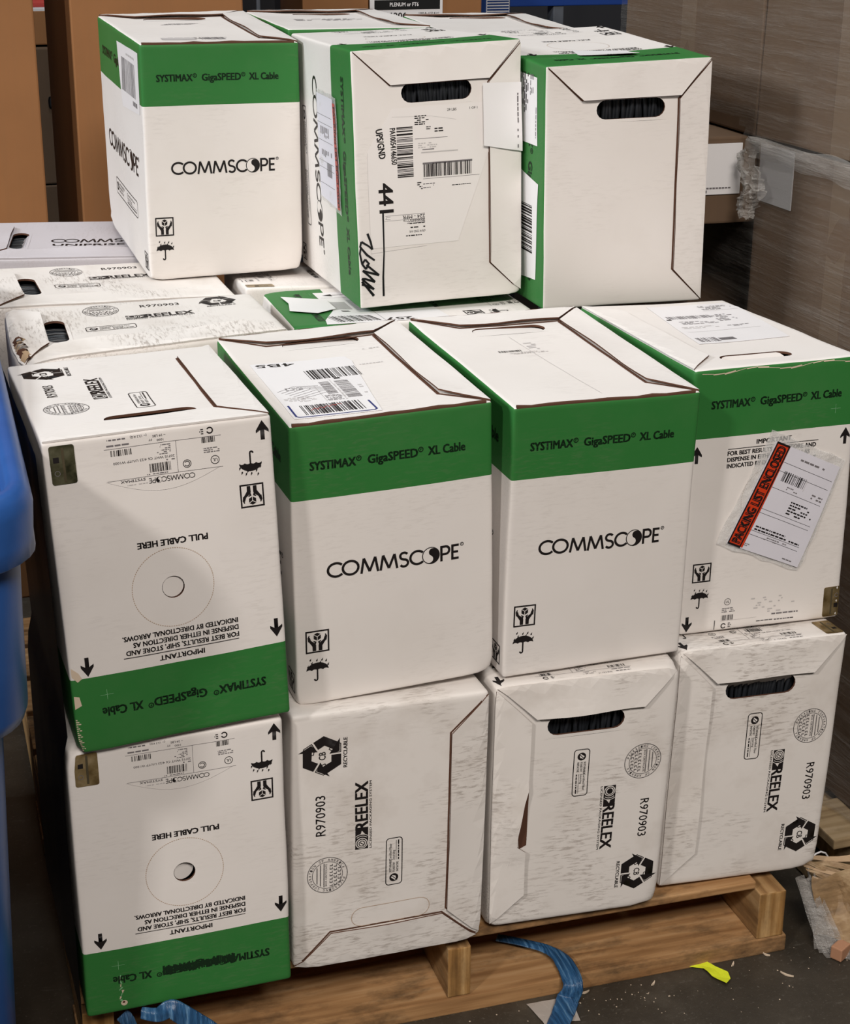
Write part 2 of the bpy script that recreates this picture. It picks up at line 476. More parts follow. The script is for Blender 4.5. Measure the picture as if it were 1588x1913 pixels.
class Box:
    def __init__(s, name, label, key, orient, group, skin='white_board', flap='white_flap', band=True, seed=1, r=.004, wob=1.0, crush=()):
        pose, e, warp = TABLE[key]
        s.seed = seed; s.wob = wob; s.r = r; s.crush = crush
        s.e = Vector(e)
        s.ax = [axis(a) for a in ORIENT[orient]]
        dim = [abs(a.dot(s.e)) for a in s.ax]
        s.p, s.q, s.L = dim
        s.warp = warp
        s.bandw = .1035
        s.bulge = [.0022 if abs(a.z) < .5 else -.003 for a in s.ax]
        s.skin, s.flapmat, s.band = skin, flap, band
        s.art = {f: Art() for f in ('front', 'back', 'left', 'right', 'top', 'bottom')}
        s.holes = {f: [] for f in s.art}
        s.root = thing(name, label, 'box', pose[:3], (0, 0, 0), group)
        s.root.rotation_mode = 'XYZ'
        s.root.matrix_world = Matrix.Translation(pose[:3]) @ Matrix.Rotation(pose[3], 4, 'Z') @ Matrix.Rotation(pose[4], 4, 'X') @ Matrix.Rotation(pose[5], 4, 'Y')
        s.frim = []
    # canonical point of a face position
    def fp(s, f, u, v, h=0.0):
        p, q, L = s.p, s.q, s.L
        return {'front': (u, -h, v), 'back': (p - u, q + h, v), 'left': (-h, q - u, v), 'right': (p + h, u, v),
                'top': (u, v, L + h), 'bottom': (p - u, v, -h)}[f]
    def size(s, f):
        return {'front': (s.p, s.L), 'back': (s.p, s.L), 'left': (s.q, s.L), 'right': (s.q, s.L), 'top': (s.p, s.q), 'bottom': (s.p, s.q)}[f]
    def bend(s, c):
        """rounded edges, gentle waviness, bruised corners; c is a canonical point, result canonical"""
        d = Vector((s.p, s.q, s.L)); c = Vector(c)
        lo = Vector((s.r,) * 3); hi = d - lo
        inner = Vector([min(max(c[i], lo[i]), hi[i]) for i in range(3)])
        off = c - inner
        nz = [abs(x) > 1e-9 for x in off]
        if sum(nz) >= 2:
            big = max(abs(x) for x in off)
            off = off.normalized() * big
        c = inner + off
        k = s.wob
        w = noise.noise_vector(c * 7.0 + Vector((s.seed * 3.7, s.seed * 1.3, 0))) * .0011 * k
        w += noise.noise_vector(c * 21.0 + Vector((0, s.seed * 5.1, 2.2))) * .00035 * k
        # faces bow outward a little
        ctr = d / 2
        rel = Vector([(c[i] - ctr[i]) / ctr[i] for i in range(3)])
        for i in range(3):
            o1, o2 = rel[(i + 1) % 3], rel[(i + 2) % 3]
            w[i] += (s.bulge[i]) * k * max(-1, min(1, rel[i])) * max(0, 1 - o1 * o1) * max(0, 1 - o2 * o2)
        c = c + w
        for (corner, rad, push) in s.crush:
            P = Vector([corner[i] * d[i] for i in range(3)])
            t = (c - P).length / rad
            if t < 1:
                f = (1 - t) ** 2
                jit = noise.noise_vector(c * 60 + Vector((s.seed, 0, 0))) * .006
                c = c + ((ctr - P).normalized() * push + jit) * f
        return c
    def loc(s, c):
        """canonical -> stack frame of this box (front bottom centre at the origin)"""
        c = Vector(c); d = Vector((s.p, s.q, s.L)); v = Vector((0, 0, 0))
        for i in range(3):
            v += s.ax[i] * (c[i] - d[i] / 2)
        v += s.e / 2
        t = [max(-.05, min(1.05, v[i] / s.e[i])) for i in range(3)]
        dv = Vector((0, 0, 0))
        for k, dl in s.warp.items():
            wgt = 1.0
            for i in range(3): wgt *= t[i] if k[i] else 1 - t[i]
            dv += Vector(dl) * (.001 * wgt)
        v += dv
        v.x -= s.e.x / 2
        return v
    def place(s, pts): return [s.loc(s.bend(c)) for c in pts]

    def add_art(s, f, art, V, F, I, C, mats, h0=.00045):
        for mat, layer, pts, faces in art.items:
            if mat not in mats: mats.append(mat)
            mi = mats.index(mat)
            bm = bmesh.new()
            bv = [bm.verts.new((x, y, 0)) for x, y in pts]
            for t in faces:
                try: bm.faces.new([bv[i] for i in t])
                except ValueError: pass
            for _ in range(4):
                long = [e for e in bm.edges if e.calc_length() > .03]
                if not long: break
                bmesh.ops.subdivide_edges(bm, edges=long, cuts=1)
            bmesh.ops.triangulate(bm, faces=[x for x in bm.faces if len(x.verts) > 4])
            bm.verts.index_update()
            b0 = len(V)
            for vt in bm.verts:
                c = s.fp(f, vt.co.x, vt.co.y, h0 + layer * .00016)
                V.append(c); C.append(c)
            for fc in bm.faces:
                ids = [vt.index + b0 for vt in fc.verts]
                a, b_, c_ = (Vector(V[i]) for i in ids[:3])
                n = (b_ - a).cross(c_ - a)
                out = Vector(s.fp(f, 0, 0, 1)) - Vector(s.fp(f, 0, 0, 0))
                if n.dot(out) < 0: ids.reverse()
                F.append(ids); I.append(mi)
            bm.free()

    def build(s):
        p, q, L = s.p, s.q, s.L
        r = s.r
        def lines(n, ext):
            a = [0, r * .35, r, r * 2] + [n * k / round(n / .022) for k in range(1, round(n / .022))] + [n - 2 * r, n - r, n - r * .35, n]
            a = sorted(x for x in a)
            keep = []
            for x in sorted(set(a + ext)):
                if x in ext or all(abs(x - y) > .0025 for y in ext):
                    if not keep or x - keep[-1] > .0008: keep.append(x)
            return keep
        hx, hy, hz = [], [], ([L - s.bandw] if s.band else [])
        boxes = {f: [] for f in s.holes}
        for f, hs in s.holes.items():
            for loop in hs:
                us = [a[0] for a in loop]; vs = [a[1] for a in loop]
                bb = [min(us) - .005, max(us) + .005, min(vs) - .005, max(vs) + .005]
                boxes[f].append((bb, loop))
                if f in ('top',): hx += bb[:2]; hy += bb[2:]
                if f == 'bottom': hx += [p - bb[1], p - bb[0]]; hy += bb[2:]
                if f == 'back': hx += [p - bb[1], p - bb[0]]; hz += bb[2:]
        lx, ly, lz = lines(p, hx), lines(q, hy), lines(L, hz)
        V, F, I, C = [], [], [], []
        mats = [s.skin, 'green_print', 'kraft_edge']
        cache = {}; flat = []
        def vid(c):
            k = (round(c[0], 6), round(c[1], 6), round(c[2], 6))
            if k not in cache:
                cache[k] = len(V); V.append(c); C.append(c)
            return cache[k]
        UV = {'front': (lx, lz), 'back': ([p - x for x in reversed(lx)], lz), 'left': ([q - y for y in reversed(ly)], lz),
              'right': (ly, lz), 'top': (lx, ly), 'bottom': ([p - x for x in reversed(lx)], ly)}
        for f, (us, vs) in UV.items():
            for i in range(len(us) - 1):
                for j in range(len(vs) - 1):
                    mu, mv = (us[i] + us[i + 1]) / 2, (vs[j] + vs[j + 1]) / 2
                    if any(b[0] < mu < b[1] and b[2] < mv < b[3] for b, _ in boxes[f]): continue
                    F.append([vid(s.fp(f, us[a], vs[b])) for a, b in ((i, j), (i + 1, j), (i + 1, j + 1), (i, j + 1))])
                    green = s.band and f in ('front', 'back', 'left', 'right') and mv > L - s.bandw
                    I.append(1 if green else 0)
            for bb, loop in boxes[f]:
                uu = [x for x in us if bb[0] - 1e-6 <= x <= bb[1] + 1e-6]; vv = [x for x in vs if bb[2] - 1e-6 <= x <= bb[3] + 1e-6]
                outer = [(x, bb[2]) for x in uu[:-1]] + [(bb[1], y) for y in vv[:-1]] + [(x, bb[3]) for x in reversed(uu[1:])] + [(bb[0], y) for y in reversed(vv[1:])]
                allp = outer + list(loop)
                tri = tessellate_polygon([[Vector((x, y, 0)) for x, y in outer], [Vector((x, y, 0)) for x, y in loop]])
                q0 = len(V)
                for x, y in allp: V.append(s.fp(f, x, y)); C.append(s.fp(f, x, y))
                for t in tri:
                    a, b_, c_ = (Vector((*allp[k], 0)) for k in t)
                    ar = (b_ - a).cross(c_ - a).z
                    if abs(ar) < 1e-9: continue
                    tt = list(t)
                    if ar < 0: tt.reverse()
                    F.append([q0 + k for k in tt]); I.append(0); flat.append(len(F) - 1)
                n = len(loop); r0 = len(V)
                for x, y in loop: V.append(s.fp(f, x, y)); C.append(s.fp(f, x, y))
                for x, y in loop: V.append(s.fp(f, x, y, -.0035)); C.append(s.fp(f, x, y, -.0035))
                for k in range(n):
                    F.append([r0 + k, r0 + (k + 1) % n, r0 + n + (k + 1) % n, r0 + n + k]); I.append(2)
        for f, a in s.art.items():
            s.add_art(f, a, V, F, I, C, mats)
        for (f, u0, v0, u1, v1, h) in s.frim:      # bare cut edge of the board along a rim
            b0 = len(V); n = 12
            for k in range(n + 1):
                t = k / n
                u = u0 + (u1 - u0) * t
                wv = .0006 * math.sin(u * 190 + s.seed) + .0005 * math.sin(u * 410)
                for (vv, hh) in ((v0, -.001), (v0, h + wv), (v1, h + wv), (v1, -.001)):
                    c = s.fp(f, u, vv, hh); V.append(c); C.append(c)
            for k in range(n):
                for j in range(3):
                    F.append([b0 + k * 4 + j, b0 + k * 4 + j + 1, b0 + k * 4 + 5 + j, b0 + k * 4 + 4 + j]); I.append(2)
        s.body = link_mesh('box_body', s.place(V), F, mats, I, s.root, True, C)
        for k in flat: s.body.data.polygons[k].use_smooth = False
        return s
    def plate(s, name, f, poly, h0, th, mat, edge='kraft_edge', lift=None, art=None, parent=None, hinge=None):
        """a thin sheet lying on a face; lift(u, v) raises it"""
        bm = bmesh.new()
        bv = [bm.verts.new((x, y, 0)) for x, y in poly]
        for t in tessellate_polygon([[Vector((x, y, 0)) for x, y in poly]]):
            bm.faces.new([bv[i] for i in t])
        for _ in range(4):
            long = [e for e in bm.edges if e.calc_length() > .024]
            if not long: break
            bmesh.ops.subdivide_edges(bm, edges=long, cuts=1)
            bmesh.ops.triangulate(bm, faces=[x for x in bm.faces if len(x.verts) > 3])
        bmesh.ops.recalc_face_normals(bm, faces=bm.faces)
        bm.verts.index_update()
        base = [(vt.co.x, vt.co.y) for vt in bm.verts]
        up = lift or (lambda u, v: 0.0)
        V, F, I = [], [], []
        n = len(base)
        V += [s.fp(f, u, v, h0 + th + up(u, v)) for u, v in base]
        V += [s.fp(f, u, v, h0 + up(u, v)) for u, v in base]
        out = Vector(s.fp(f, 0, 0, 1)) - Vector(s.fp(f, 0, 0, 0))
        for fc in bm.faces:
            ids = [vt.index for vt in fc.verts]
            a, b_, c_ = (Vector(V[i]) for i in ids[:3])
            if (b_ - a).cross(c_ - a).dot(out) < 0: ids.reverse()
            F.append(ids); I.append(0)
            F.append([i + n for i in reversed(ids)]); I.append(0)
        for e in bm.edges:
            if len(e.link_faces) == 1:
                a, b_ = e.verts[0].index, e.verts[1].index
                qd = [a, b_, b_ + n, a + n]
                e1 = Vector((*base[b_], 0)) - Vector((*base[a], 0)); cm = Vector((sum(x for x, _ in base) / n, sum(y for _, y in base) / n, 0)) - Vector((*base[a], 0))
                if e1.cross(cm).z > 0: qd.reverse()      # keep the rim facing outwards
                F.append(qd)
                mu, mv = (base[a][0] + base[b_][0]) / 2, (base[a][1] + base[b_][1]) / 2
                I.append(0 if hinge and hinge(mu, mv) else 1)
        bm.free()
        C = list(V); mats = [mat, edge]
        if art:
            s.lift_art(f, art, V, F, I, C, mats, h0 + th + .0002, up)
        return link_mesh(name, s.place(V), F, mats, I, parent or s.root, False, C)
    def lift_art(s, f, art, V, F, I, C, mats, h0, up):
        b0 = len(V)
        s.add_art(f, art, V, F, I, C, mats, h0)
        out = Vector(s.fp(f, 0, 0, 1)) - Vector(s.fp(f, 0, 0, 0))
        for i in range(b0, len(V)):
            c = Vector(V[i])
            u, v = s.uv(f, c)
            c += out * up(u, v)
            V[i] = tuple(c); C[i] = tuple(c)
    def uv(s, f, c):
        return {'front': (c[0], c[2]), 'back': (s.p - c[0], c[2]), 'left': (s.q - c[1], c[2]), 'right': (c[1], c[2]), 'top': (c[0], c[1]), 'bottom': (s.p - c[0], c[1])}[f]
    # ---- parts
    def cut_lines(s, f, wd=.0030, end=True, side=True):  # one dark ink for the board edge and the gap's shadow
        """bare brown cut edge and painted gap shade beside the free edges of the two flaps (call before build)"""
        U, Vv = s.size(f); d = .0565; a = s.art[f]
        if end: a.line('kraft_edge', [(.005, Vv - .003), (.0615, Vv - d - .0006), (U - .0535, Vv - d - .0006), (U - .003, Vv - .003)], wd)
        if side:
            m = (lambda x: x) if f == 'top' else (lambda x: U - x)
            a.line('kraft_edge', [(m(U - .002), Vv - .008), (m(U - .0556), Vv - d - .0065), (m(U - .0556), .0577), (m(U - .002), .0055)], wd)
    def flaps(s, f, lift_end=.003, lift_side=.002, end=True, side=True, side_art=None, end_art=None, mat=None):
        """trapezoid end flap next to the pull face and trapezoid side flap (canonical +x side)"""
        U, Vv = s.size(f); d = .0565; mat = mat or s.flapmat
        sgn = 1 if f == 'top' else -1
        if end:
            poly = [(.003, Vv - .0005), (.062, Vv - d), (U - .054, Vv - d), (U - .001, Vv - .0005)]
            s.plate('end_flap', f, poly, .0008, .0024, mat, lift=lambda u, v: lift_end * max(0, (Vv - v) / d) ** 1.5 * (1 + .4 * math.sin(u * 40 + s.seed)), art=end_art, hinge=lambda u, v: v > Vv - .003)
        if side:
            if sgn > 0: poly = [(U - .0005, Vv - .006), (U - .055, Vv - d - .006), (U - .055, .058), (U - .0005, .004)]
            else: poly = [(.0005, Vv - .006), (.055, Vv - d - .006), (.055, .058), (.0005, .004)]
            dist = (lambda u: (U - u) / .055) if sgn > 0 else (lambda u: u / .055)
            s.plate('side_flap', f, poly, .0006, .0022, mat, lift=lambda u, v: lift_side * max(0, dist(u)) ** 1.5 * (1 + .4 * math.sin(v * 31 + s.seed)), art=side_art, hinge=(lambda u, v: u > U - .003) if sgn > 0 else (lambda u, v: u < .003))
    def handle(s, f, kind='open', cu=.139, cv=None, hw=.0585, hh=.0155):
        Vv = s.size(f)[1]
        cv = Vv - .0735 if cv is None else cv
        loop = stadium(cu, cv, hw, hh)
        if kind == 'perf':
            s.art[f].line('perforation', loop, .0009, closed=True)
            return
        s.holes[f].append(loop)
        s.hinfo = (f, cu, cv, hw, hh, kind)
    def handle_parts(s):
        f, cu, cv, hw, hh, kind = s.hinfo
        if kind in ('tab', 'half', 'half_low'):
            depth = .005 if kind == 'tab' else .034
            pl = stadium(cu, cv, hw - .001, hh - .0008)
            s.plate('handle_tab', f, pl, -.0026, .0022, s.skin, lift=lambda u, v: -depth * (((u - cu) / hw * .5 + .5) ** 2 * .8 + .2 * (v - cv + hh) / (2 * hh)) if kind == 'tab' else -depth * ((v - cv + hh) if kind == 'half' else (cv + hh - v) * .8) / (2 * hh))
        if kind in ('open', 'half', 'half_low'):
            rnd = random.Random(s.seed)
            V, F = [], []
            n = 30
            for k in range(n):
                u = cu - hw - .012 + (2 * hw + .024) * (k + .5) / n
                rr = .0031 + rnd.uniform(-.0003, .0004)
                lean = rnd.uniform(-.006, .006); hd = -.013 - rnd.uniform(0, .009)
                pts = [Vector(s.fp(f, u + lean * t, cv + .045 * t, hd - .006 * t * t)) for t in (-1, -.5, 0, .5, 1)]
                tube(V, F, pts, rr, 6)
            link_mesh('cable_coil', s.place(V), F, ['cable_jacket'], None, s.root)
    def pull_hole(s, depth):
        cu, cv, r = .1405, .206, .0145
        s.holes['back'].append([(cu + r * math.cos(2 * PI * k / 24), cv + r * math.sin(2 * PI * k / 24)) for k in range(24)])
        s.pinfo = (cu, cv, r, depth)
    def pull_tab(s):
        cu, cv, r, depth = s.pinfo
        rr = r - .0006
        pl = [(cu + rr * math.cos(2 * PI * k / 24), cv + rr * math.sin(2 * PI * k / 24)) for k in range(24)]
        s.plate('pull_tab', 'back', pl, -.0024, .0022, s.skin, lift=lambda u, v: -depth * (cu + rr - u) / (2 * rr))

def tube(V, F, pts, r, n=8, cap=False):
    b0 = len(V); m = len(pts)
    rs = r if isinstance(r, (list, tuple)) else [r] * m
    prev = None
    for i, P in enumerate(pts):
        t = (pts[min(i + 1, m - 1)] - pts[max(i - 1, 0)]).normalized()
        ref = Vector((0, 0, 1)) if abs(t.z) < .9 else Vector((1, 0, 0))
        if prev is None: x = t.cross(ref).normalized()
        else: x = (prev - t * prev.dot(t)).normalized()
        prev = x; y = t.cross(x)
        for k in range(n):
            a = 2 * PI * k / n
            V.append(tuple(P + (x * math.cos(a) + y * math.sin(a)) * rs[i]))
    for i in range(m - 1):
        for k in range(n):
            F.append([b0 + i * n + k, b0 + i * n + (k + 1) % n, b0 + (i + 1) * n + (k + 1) % n, b0 + (i + 1) * n + k])
    if cap:
        F.append([b0 + k for k in reversed(range(n))]); F.append([b0 + (m - 1) * n + k for k in range(n)])

# ---- standard printing of each face
def art_narrow(b):
    a = b.art['front']
    band_text(a, .026, b.L - .0625, .215, .0115)
    wordmark(a, .046, .185, .1845, .0225, paper=b.skin)
    hands_icon(a, .0295, .0955, .0325, paper=b.skin); umbrella_icon(a, .0287, .055, .031, .038)
def art_wide(b, f='left', logo_v=.171, sfi_v=.091, smeared=False):
    a = b.art[f]
    band_text(a, .045, b.L - .064, .32, .0155, smeared)
    wordmark(a, .060, logo_v, .292, .034, paper=b.skin)
    forestry_label(a, .118, sfi_v, 0, .209, .030)
    hands_icon(a, .385, .030, .03, paper=b.skin)
def art_pull(b, smeared=False, hole_depth=.003, sticker=True, arrows=True, worn=False):
    a = b.art['back']
    band_text(a, .031, b.L - .0595, .2135, .0115, smeared)
    a.text('ink', 'IMPORTANT', .108, .2945, .0575, .0066, .034)
    a.rect('ink', .062, .2898, .2115, .2908)
    a.text('ink', 'FOR BEST RESULTS, SHIP, STORE AND', .0618, .2808, .146, .0062, .034)
    a.text('ink', 'DISPENSE IN EITHER DIRECTION AS', .0618, .2712, .136, .0062, .034)
    a.text('ink', 'INDICATED BY DIRECTIONAL ARROWS.', .0618, .2616, .149, .0062, .034)
    if arrows:
        arrow(a, 'ink', .258, .280, .3055, True); arrow(a, 'ink', .012, .273, .2985, True); arrow(a, 'ink', .012, .005, .030, False)
    a.text('ink', 'PULL CABLE HERE', .092, .1415, .0885, .0078, .040)
    a.ring('perforation', .1405, .206, .0520, .0009, 0, 360, dash=110)
    hands_icon(a, .0312, .1005, .0305, paper=b.skin); umbrella_icon(a, .0300, .060, .029, .036)
    # product label printed across the lower end
    k = a
    if worn:      # rubbed away except at its ends
        k.ring('ink_soft', .0785, .0480, .0052, .0008); k.text('ink_soft', 'UL', .0755, .0462, .006, .0038, .01)
        k.tiny('ink_faded', .070, .030, .094, .0385, 3, 12); k.bars('ink_soft', .070, .0175, .0905, .0260, 14, 6)
        k.ring('ink', .0745, .0085, .0036, .0016, 20, 330, 16); k.tiny('ink_soft', .082, .005, .088, .0135, 3, 14); k.rect('ink', .0585, .004, .0597, .019)
        k.rect('ink_pale', .068, .0165, .13, .0169); k.tiny('ink_soft', .130, .0085, .160, .0115, 1, 15); k.tiny('ink_soft', .160, .0080, .196, .0112, 1, 16)
        k.tiny('ink_faded', .155, .017, .20, .0215, 1, 17, fill=.95); k.tiny('ink_pale', .118, .022, .20, .05, 7, 18, fill=.35)
        a.rect('scratch_green', .2285, b.L - .0775, .2455, b.L - .0770); a.rect('scratch_green', .2365, b.L - .0845, .2370, b.L - .0705)
        if hole_depth: b.pull_hole(hole_depth)
        return
    k.rect('ink_faded', .065, .0172, .2085, .0177); k.rect('ink_faded', .065, .0575, .2085, .058); k.rect('ink_faded', .121, .0177, .1215, .0575)
    wordmark(k, .101, .0605, .0575, .0068, 'ink', b.skin, False, .12)
    k.text('ink_faded', 'SYSTIMAX', .1625, .0590, .030, .0032, .02)
    k.tiny('ink_pale', .160, .0645, .185, .067, 1, 3)
    k.bars('ink', .130, .0425, .1575, .0535, 17, 4); k.tiny('ink_faded', .131, .0545, .160, .0568, 1, 8); k.tiny('ink_faded', .124, .0385, .135, .0415, 1, 9)
    k.text('ink_faded', '2071E WHT C6 4/23 U/UTP W1000', .124, .0345, .075, .0030, .008)
    k.tiny('ink_faded', .128, .0195, .147, .0330, 6, 11, fill=.7)
    k.bars('ink', .176, .0195, .2015, .0270, 14, 5)
    k.bars('ink', .073, .0075 + .0105, .0905, .0250, 11, 6); k.tiny('ink_faded', .068, .031, .094, .0385, 3, 12)
    k.ring('ink', .0745, .0480, .0052, .0008); k.text('ink', 'UL', .0715, .0462, .006, .0038, .01)
    k.ring('ink', .1095, .0485, .0048, .0008); k.ring('ink', .1095, .0485, .003, .0009, 30, 330)
    k.ring('ink', .0785, .0098, .0036, .0016, 20, 330, 16); k.tiny('ink', .0865, .0065, .0915, .0145, 3, 14)
    k.text('ink_faded', '1000', .136, .0125, .008, .0026, .008); k.text('ink_faded', 'FT', .150, .0110, .004, .0026, .008)
    k.text('ink_faded', '~ 29 LBS', .133, .0070, .016, .0028, .01); k.text('ink_faded', '(~ 13.2 KG)', .156, .0045, .020, .0028, .01)
    k.tiny('ink_faded', .178, .0115, .206, .0155, 1, 15); k.tiny('ink_faded', .182, .0045, .204, .0080, 1, 16)
    k.line('ink_pale', [(.07 + .14 * t / 20, .058 + .0195 * math.sin(PI * t / 20)) for t in range(21)], .0004)
    # faint register cross on the band
    a.rect('scratch_green', .2285, b.L - .0775, .2455, b.L - .0770); a.rect('scratch_green', .2365, b.L - .0845, .2370, b.L - .0705)
    if hole_depth: b.pull_hole(hole_depth)
    b.sticker = sticker
def sticker_part(b, mat, art=True):
    r = .003
    u0, v0, u1, v1 = .2435, .0045, .2735, .0525
    pl = arc_pts(u1 - r, v1 - r, r, 0, 90, 3) + arc_pts(u0 + r, v1 - r, r, 90, 180, 3) + arc_pts(u0 + r, v0 + r, r, 180, 270, 3) + arc_pts(u1 - r, v0 + r, r, 270, 360, 3)
    a = Art()
    a.rect('ink', u1 - .011, v0 + .014, u1 - .004, v0 + .021)
    a.ring('ink_faded', u1 - .0075, v0 + .034, .003, .0007); a.rect('sticker_line', u0 + .0125, v0 + .003, u0 + .0155, v1 - .003)
    o = b.plate('hologram_sticker', 'back', pl, .0006, .0003, mat, mat, art=a)
    o['label'] = 'metallic brown hologram sticker in the corner'
def art_reelex(b):
    a = b.art['bottom']
    w = b.skin
    forestry_label(a, .1240, .2910, -90, .0775, .0235)
    seal_icon(a, .2325, .2580, .0292, -90)
    reelex_logo(a, .1745, .2235, -90, .108, .0185, 'ink', w)
    a.at(.2355, .193, -90).text('ink', 'R970903', 0, 0, .064, .0135, .004)
    recycle_icon(a, .2395, .066, .062, -90)
    a.at(.2050, .0885, -90).text('ink', 'RECYCLABLE', 0, 0, .047, .0052, .028)
# ------------------------------------------------------------------ plain shape helpers
def bmobj(name, bm, mat, parent=None, smooth=False, mats=None):
    me = bpy.data.meshes.new(name); bm.to_mesh(me); bm.free()
    for m in (mats or [mat]): me.materials.append(MATS[m])
    me.polygons.foreach_set('use_smooth', [smooth] * len(me.polygons))
    o = bpy.data.objects.new(name, me); COL.objects.link(o)
    if parent: o.parent = parent
    return o
def add_box(bm, x0, x1, y0, y1, z0, z1, bev=0.0, mi=0, rot=None):
    vs = [bm.verts.new(p) for p in ((x0, y0, z0), (x1, y0, z0), (x1, y1, z0), (x0, y1, z0), (x0, y0, z1), (x1, y0, z1), (x1, y1, z1), (x0, y1, z1))]
    fs = [bm.faces.new([vs[i] for i in f]) for f in ((0, 3, 2, 1), (4, 5, 6, 7), (0, 1, 5, 4), (1, 2, 6, 5), (2, 3, 7, 6), (3, 0, 4, 7))]
    for f in fs: f.material_index = mi
    if bev:
        es = list({e for f in fs for e in f.edges})
        r = bmesh.ops.bevel(bm, geom=es, offset=bev, segments=2, affect='EDGES', profile=.6)
        for f in r['faces']: f.material_index = mi
def jitter(o, amp, scale, seed=0, cuts=0):
    bm = bmesh.new(); bm.from_mesh(o.data)
    if cuts: bmesh.ops.subdivide_edges(bm, edges=[e for e in bm.edges if e.calc_length() > .05], cuts=cuts, use_grid_fill=True)
    for v in bm.verts: v.co += noise.noise_vector(v.co * scale + Vector((seed, 0, seed * 2))) * amp
    bm.to_mesh(o.data); bm.free()

# ------------------------------------------------------------------ setting materials
m, nt, b = new_mat('concrete')
tc = nd(nt, 'ShaderNodeTexCoord'); o_ = tc.outputs['Object']
c1 = ramp(nt, noise_tex(nt, o_, 7, 6, .65), [(.3, (.026, .020, .013)), (.55, (.042, .033, .023)), (.75, (.075, .062, .046))])
spk = ramp(nt, noise_tex(nt, o_, 160, 3, .7), [(.60, 0.0), (.74, 1.0)])
scr = ramp(nt, noise_tex(nt, o_, 26, 5, .75, stretch=(1, 3, 1), rot=(0, 0, .5)), [(.60, 0.0), (.72, 1.0)])
c2 = mixc(nt, mth(nt, 'MULTIPLY', spk, .35), c1, (.22, .20, .17)); c2 = mixc(nt, mth(nt, 'MULTIPLY', scr, .25), c2, (.20, .18, .155))
nt.links.new(c2, b.inputs['Base Color']); b.inputs['Roughness'].default_value = .55
bump(nt, b, noise_tex(nt, o_, 90, 5, .7), .25, .002)

def wood(name, lo, mid, hi, stain, rot=(0, 0, 0)):
    m, nt, b = new_mat(name)
    tc = nd(nt, 'ShaderNodeTexCoord'); inf = nd(nt, 'ShaderNodeObjectInfo')
    ad = nd(nt, 'ShaderNodeVectorMath', operation='ADD'); cmb = nd(nt, 'ShaderNodeCombineXYZ')
    sc_ = mth(nt, 'MULTIPLY', inf.outputs['Random'], 9.0)
    for i in range(3): nt.links.new(sc_, cmb.inputs[i])
    nt.links.new(tc.outputs['Object'], ad.inputs[0]); nt.links.new(cmb.outputs[0], ad.inputs[1])
    mp = nd(nt, 'ShaderNodeMapping'); mp.inputs['Rotation'].default_value = rot
    nt.links.new(ad.outputs[0], mp.inputs[0]); v = mp.outputs[0]
    g = noise_tex(nt, v, 1.0, 4, .6, stretch=(3.0, 45, 60))
    wv = nd(nt, 'ShaderNodeTexWave', wave_type='BANDS', bands_direction='Y')
    wv.inputs['Scale'].default_value = 16; wv.inputs['Distortion'].default_value = 7; wv.inputs['Detail'].default_value = 3; wv.inputs['Detail Scale'].default_value = 1.2
    mp2 = nd(nt, 'ShaderNodeMapping'); mp2.inputs['Scale'].default_value = (.22, 1, 1); nt.links.new(v, mp2.inputs[0]); nt.links.new(mp2.outputs[0], wv.inputs[0])
    gr = mth(nt, 'ADD', mth(nt, 'MULTIPLY', g, .88), mth(nt, 'MULTIPLY', wv.outputs[0], .12))
    c = ramp(nt, gr, [(.30, lo), (.50, mid), (.70, hi)])
    st = ramp(nt, noise_tex(nt, v, 4.0, 6, .72, stretch=(1, 2.2, 2)), [(.49, 0.0), (.66, 1.0)])
    c = mixc(nt, mth(nt, 'MULTIPLY', st, stain), c, (.035, .024, .016))
    nt.links.new(c, b.inputs['Base Color']); b.inputs['Roughness'].default_value = .75; b.inputs['Specular IOR Level'].default_value = .2
    bump(nt, b, gr, .35, .002)
wood('pallet_wood', (.25, .125, .05), (.40, .22, .095), (.52, .32, .16), .8)
wood('stringer_wood', (.22, .115, .045), (.36, .205, .085), (.47, .30, .145), .45, (0, 0, PI / 2))
wood('end_grain', (.15, .07, .02), (.34, .18, .06), (.60, .38, .17), .5, (0, PI / 2, 0))
wood('grey_wood', (.22, .145, .075), (.33, .235, .13), (.42, .31, .19), .5)

def carton(name, base, dark):
    m, nt, b = new_mat(name)
    tc = nd(nt, 'ShaderNodeTexCoord'); o_ = tc.outputs['Object']
    c = ramp(nt, noise_tex(nt, o_, 3.5, 5, .6), [(.3, tuple(x * dark for x in base)), (.7, base)])
    ln = ramp(nt, noise_tex(nt, o_, 1, 3, .6, stretch=(90, 90, 3)), [(.45, 0.0), (.75, 1.0)])
    c = mixc(nt, mth(nt, 'MULTIPLY', ln, .12), c, (.20, .12, .06))
    nt.links.new(c, b.inputs['Base Color']); b.inputs['Roughness'].default_value = .75; b.inputs['Specular IOR Level'].default_value = .2
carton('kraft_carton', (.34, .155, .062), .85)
carton('kraft_carton_shaded', (.145, .092, .058), .82)  # darker copy of the carton colour, with shade mixed in
plain('carton_tape', (.17, .115, .075), .3, .5)
plain('grey_label', (.46, .45, .46), .6)
plain('rack_blue', (.012, .045, .22), .4, .5)
plain('rack_grey', (.10, .11, .13), .5, .4)
plain('rack_dark', (.010, .010, .012), .5, .3)
plain('far_wall', (.030, .030, .034), .8, .2)
plain('sign_black', (.012, .012, .012), .5)
plain('red_scrap', (.45, .05, .04), .5)
plain('deep_blue', (.010, .03, .12), .4)
m, nt, b = new_mat('blue_plastic')
tc = nd(nt, 'ShaderNodeTexCoord')
nt.links.new(ramp(nt, noise_tex(nt, tc.outputs['Object'], 14, 4), [(.3, (.020, .085, .30)), (.7, (.028, .11, .37))]), b.inputs['Base Color'])
